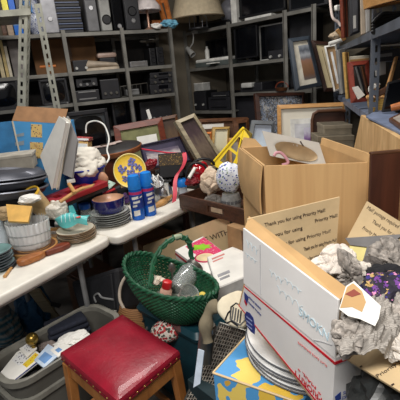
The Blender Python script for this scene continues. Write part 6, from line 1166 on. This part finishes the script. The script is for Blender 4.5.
# contents
NEWS = mt('newsprint', (150, 143, 136), .85, 0, .35, 55); NEWP = mt('plain newsprint', (214, 206, 196), .85, 0, .08, 12)
def paperball(px, py, d, dims, seed, label, m, name='crumpled_paper', amp=.3, freq=1.7, lev=5, crease=True, rot=0, cat='paper'):
    mb = MB(); mb.blob(PD(px, py, d), dims, seed, amp, freq, lev, crease, rot); return S(name, mb, m, label, cat, smooth=not crease)
cfill = (L0+R0+C0+D0)/4; mb = MB(); mb.prism([lerp(v, cfill, .04)-UP*.02 for v in (L0, R0, C0, D0)], (0, 0, -.02)); S('packing_board', mb, mt('packing board', (96, 82, 66), .9), 'brown packing board lying inside the white mailing box', 'board')
paperball(336, 262, 1.03, (.062, .05, .055), 101, 'big white crumpled paper at the left inside the mailing box', mt('white crumple', (222, 212, 202), .85, 0, .06, 20))
paperball(347, 270, 1.0, (.035, .05, .06), 102, 'grey folded newspaper beside the big white crumpled paper', NEWS, rot=30)
paperball(361, 274, 1.02, (.04, .035, .035), 103, 'small crumpled newspaper in the middle of the mailing box', NEWP)
paperball(392, 258, 1.06, (.055, .05, .055), 104, 'crumpled newspaper under the printed flap at the right edge', NEWS)
paperball(386, 279, .98, (.075, .06, .038), 105, 'black cloth lying across the box contents at the right', mt('black wool', (30, 30, 34)), 'black_cloth', cat='cloth')
FAB = spots('bright fabric', (26, 20, 40), [(214, 140, 180), (186, 154, 96), (46, 34, 120), (110, 56, 140), (24, 20, 34)], 75, .5, .7, 'Object', .03)
paperball(390, 293, .92, (.075, .055, .05), 106, 'purple, pink and gold patterned cloth at the right edge', FAB, 'patterned_cloth', .2, 1.5, cat='cloth')
paperball(374, 268, 1.04, (.045, .04, .035), 107, 'dark newspaper scrap beside the black cloth', mt('dark newsprint', (90, 84, 80), .9, 0, .3, 30))
paperball(347, 335, .80, (.040, .045, .05), 108, 'grey crumpled newspaper spilling over the front corner', NEWS, rot=20)
NQ = [PD(341, 306, .86), PD(404, 296, .90), PD(410, 352, .74), PD(338, 357, .755)]; nN = (NQ[1]-NQ[0]).cross(NQ[3]-NQ[0]).normalized(); nN = nN if nN.dot(CAM-NQ[0]) > 0 else -nN
def newsf(u, v):
    q = V(u*3.2, v*2.6, 3.3); h = .022*(1-2.4*abs(noise.noise(q*1.3)))+.010*(1-2.4*abs(noise.noise(q*2.6+V(4, 1, 0))))+.006*(1-2*abs(noise.noise(q*5)))+.03*math.sin(math.pi*u)*math.sin(math.pi*v)
    w_ = .025*noise.noise(V(u*4, v*4, 9)); return lerp(lerp(NQ[0], NQ[1], u), lerp(NQ[3], NQ[2], u), v+w_)+nN*(h-.012)
NLN = stripes('printed newsprint', (138, 132, 126), (172, 166, 158), 15, 'Y', .85, 1.2, 'UV', 0, False)
mb = MB(); mb.grid(newsf, 56, 44, .0015); S('crumpled_paper', mb, NLN, 'large crumpled newspaper sheet lying on the lowered kraft flap', 'paper', smooth=True, angle=16)
paperball(398, 322, .83, (.05, .05, .055), 110, 'crumpled newspaper with red print at the right edge', spots('red news', (176, 168, 160), [(150, 60, 56), (150, 146, 140), (110, 110, 112)], 40, .4, .8, 'Object', .05))
paperball(398, 343, .78, (.04, .04, .03), 111, 'flat newspaper fold at the lower right on the kraft flap', NEWP)
paperball(366, 346, .775, (.018, .014, .012), 112, 'small blue print scrap on the large newspaper', mt('blue grey scrap', (84, 100, 140), .8), lev=3)
paperball(379, 305, .88, (.03, .03, .02), 113, 'rust coloured scrap beside the torn flap', mt('rust scrap', (140, 70, 56), .8), lev=3)
t2 = T('torn_cardboard', 'torn piece of cardboard with white and kraft patches over the box corner', 'cardboard')
tq = [(346, 286), (354, 281), (381, 306), (379, 318), (375, 326), (360, 319), (348, 316), (339, 309)]; nT = facing(-30, 40); pT = PD(358, 303, .78)
v = [PP(x, y, pT, nT) for x, y in tq]; mb = MB(); mb.prism(v, -nT*.005); mb.build('sheet', PAPER, t2)
mb = MB(); mb.prism([PP(x, y, pT+nT*.001, nT) for x, y in ((347, 287), (353, 283), (362, 291), (366, 302), (362, 312), (352, 307), (340, 308))], -nT*.001); mb.build('kraft_patch', KRAFT, t2)
mb = MB(); mb.prism([PP(x, y, pT+nT*.002, nT) for x, y in ((345, 294), (354, 289), (361, 294), (352, 297))], -nT*.001); mb.build('rust_patch', mt('rust scrap', (140, 70, 56)), t2)
paperball(372, 287, .98, (.05, .04, .03), 116, 'black lump added as shade in the gap beside the patterned cloth', mt('gap shade black', (20, 18, 22), .9), 'gap_shade', cat='cloth')  # black lump added for the dark shade in the gap here
paperball(391, 311, .9, (.06, .03, .02), 117, 'dark rust brown cloth below the patterned cloth', mt('rust brown cloth', (92, 44, 38), .9), 'rust_cloth', cat='cloth')
# plates and patterned box beneath
zo = .72; P0 = PZ(213, 373, zo); P1 = PZ(248, 334, zo); P2 = PZ(302, 404, zo); P3 = P1+(P2-P0)
FLW = spots('yellow flower print', (78, 150, 206), [(222, 184, 70), (228, 200, 100), (206, 160, 60)], 6.5, .40, .6, 'Object', .35)
t = T('gift_carton', 'sky blue carton with large yellow flowers under the white platters', 'box')
mb = MB(); mb.prism([P0, P2, P3, P1], (0, 0, -zo+.002)); mb.build('body', FLW, t, .003)
mb = MB(); mb.tube([P0+UP*.001, P2+UP*.001], .0035, 6); mb.tube([P0+UP*.001, P1+UP*.001], .0035, 6); mb.build('kraft_edge', KRAFTL, t)
cpl = PZ(313, 343, .745); rpl = wid(cpl, 66)
pm = plate(rpl, .010); src = None
wordsp = ('lowest', 'second', 'third', 'fourth', 'topmost')
for i in range(5):
    if i == 0:
        t = T('platter', '', 'platter', 'white platters under the mailing box'); pm.build('dish', mt('platter white', (222, 222, 220), .45), t, smooth=True)
        mb = MB(); mb.tube([V(rpl*math.cos(a), rpl*math.sin(a), .0085) for a in [2*math.pi*k/72 for k in range(72)]], .0022, 6, True); mb.build('grey_rim', mt('platter rim', (96, 98, 104), .4), t, smooth=True); finish(t); src = t
    else: t = dup(src, '')
    t['label'] = 'large white round platter, %s of the stack beneath the mailing box' % (wordsp[i] if i in (0, 4) else wordsp[i]+' from the bottom'); t.location = V(cpl.x+.004*math.sin(i*2), cpl.y+.004*math.cos(i*3), zo+.001+i*.0155)
# wire basket with brown content, white glove, olive bag, white strip
t = T('wire_rack', 'rusty wire mesh rack leaning beside the blue flowered carton', 'rack'); n = facing(-38, 30); p = PZ(216, 370, .45)
q4 = quad(((220, 323), (246, 331), (216, 402), (184, 402)), p, n)
mb = MB()
for i in range(12): u = i/11; mb.tube([lerp(q4[0], q4[1], u), lerp(q4[3], q4[2], u)], .0026, 5)
for j in range(22): v = j/21; mb.tube([lerp(q4[0], q4[3], v), lerp(q4[1], q4[2], v)], .0022, 5)
mb.build('wire_grid', mt('rusty wire', (172, 164, 152), .5, .2, .3, 40), t)
mb = MB()
for a, b in ((0, 1), (1, 2), (2, 3), (3, 0)): mb.tube([q4[a], q4[b]], .005, 8)
mb.build('frame', DSILV, t)
mb = MB(); mb.slab([v-n*.02 for v in q4], n, .02); S('woven_mat', mb, spots('brown tweed', (62, 52, 46), [(90, 78, 68), (40, 34, 32), (104, 92, 82)], 90, .45, .9), 'brown woven mat behind the rusty wire mesh rack', 'mat')
t = T('oven_mitt', 'cream cloth mitt with black line drawing above the wire rack', 'mitt'); n = facing(-20, 45); p = PD(232, 312, 1.36)
oq = [(217, 303), (222, 297), (230, 293), (238, 290), (245, 292), (247, 305), (246, 326), (238, 328), (229, 325), (222, 318), (217, 312)]
v = [PP(x, y, p, n) for x, y in oq]; mb = MB(); mb.prism([q+n*.01 for q in v], -n*.04); mb.build('cloth', mt('cream canvas', (214, 204, 180), .9, 0, .06, 20), t, .012, True, 3)
mb = MB()
def ml(P_, c=False): mb.tube([PP(x, y, p+n*.0125, n) for x, y in P_], .0028, 5, c)
ml(((231, 307), (236, 303), (246, 308), (245, 320), (240, 325), (230, 319)), True)
for k in range(4): ml(((233.5+2.6*k, 307+1.2*k), (232+2.6*k, 319+1.3*k)))
ml(((225, 320), (228, 313), (231, 310))); ml(((227, 323), (231, 321), (238, 326)))
mb.build('black_drawing', BLACK, t)
mb = MB(); P_ = [PD(x, y, d) for x, y, d in ((219, 305, 1.42), (211, 309, 1.42), (207, 318, 1.42), (206, 330, 1.42), (208, 342, 1.42))]; k = smooth_pts(P_); mb.tube(k, [.022+.012*math.sin(i*.5)*.4 for i in range(len(k))], 10); S('cloth_roll', mb, mt('olive cloth', (120, 110, 90), .9, 0, .15, 20), 'rolled olive cloth at the left of the cream mitt', 'cloth', smooth=True)
t = T('metal_can', 'dull metal canister half hidden behind the rolled olive cloth', 'canister'); c = PD(202, 338, 1.5); M = Matrix.Translation(c+V(0, 0, -.10)) @ Matrix.Rotation(R(10), 4, 'Y'); mb = MB(); mb.lathe([(0, 0), (.03, 0), (.03, .15), (.026, .16), (0, .16)], M, 24); mb.build('body', DSILV, t, smooth=True); mb = MB(); mb.lathe([(.031, .13), (.033, .135), (.033, .15), (.03, .155)], M, 24); mb.build('collar', SILVER, t, smooth=True)
n = facing(-30, 15); board(((198, 349), (204, 351), (200, 384), (193, 388)), 1.42, -30, 20, .006, 'white_strip', 'pale blue white strip left of the rusty wire rack', 'strip', mt('pale blue strip', (200, 212, 226), .5))
mb = MB(); mb.box((0, 0, .2), (.16, .2, .4), rotz(setz(PD(196, 375, 1.52), 0)+V(.08, .1, 0), 40)); S('cardboard_box', mb, mt('dark teal card', (26, 48, 54), .7), 'dark teal carton behind the pale blue white strip', 'box', bevel=.003)
# dark bag bottom right, under the flap
mb = MB(); mb.blob(PD(395, 402, .82), (.10, .08, .06), 115, .2, 1.5, 4, True); S('black_bag', mb, mt('black vinyl', (36, 38, 38), .4), 'black bag at the bottom right corner under the kraft flap', 'bag')
# ---------------------------------------------------------------- light: ceiling fluorescents
for x, y, e, sx, sy in ((-.35, -.35, 84, 1.3, .6), (-.2, 2.5, 40, 1.4, .4)):
    t = T('ceiling_light', 'flat ceiling light panel at %s' % ('the front' if y < 1 else ('the left middle' if x < 0 else 'the right back')), 'ceiling light'); mb = MB(); mb.box((x, y, 2.985), (sx+.06, sy+.06, .03)); mb.build('housing', WHITE, t, .004)
    ld = bpy.data.lights.new('ceiling_lamp', 'AREA'); ld.shape = 'RECTANGLE'; ld.size = sx; ld.size_y = sy; ld.energy = e; ld.color = (1, .965, .92); lo = bpy.data.objects.new('ceiling_lamp', ld); COL.objects.link(lo); lo.location = (x, y, 2.96)
w = bpy.data.worlds.new('world'); bpy.context.scene.world = w; w.use_nodes = True; w.node_tree.nodes['Background'].inputs[0].default_value = (.9, .93, 1, 1); w.node_tree.nodes['Background'].inputs[1].default_value = .25
vs = bpy.context.scene.view_settings; vs.view_transform = 'Standard'; vs.look = 'None'; vs.exposure = .22; vs.gamma = 1; vs.use_curve_mapping = False
for o in list(bpy.data.objects):
    if o.type == 'EMPTY' and o.parent is None and 'label' in o: finish(o)
    elif o.type == 'MESH' and o.parent is None and o.get('kind') != 'structure': finish(o)
bpy.context.view_layer.update()
for o in bpy.data.objects:
    if '_d' in o: del o['_d']
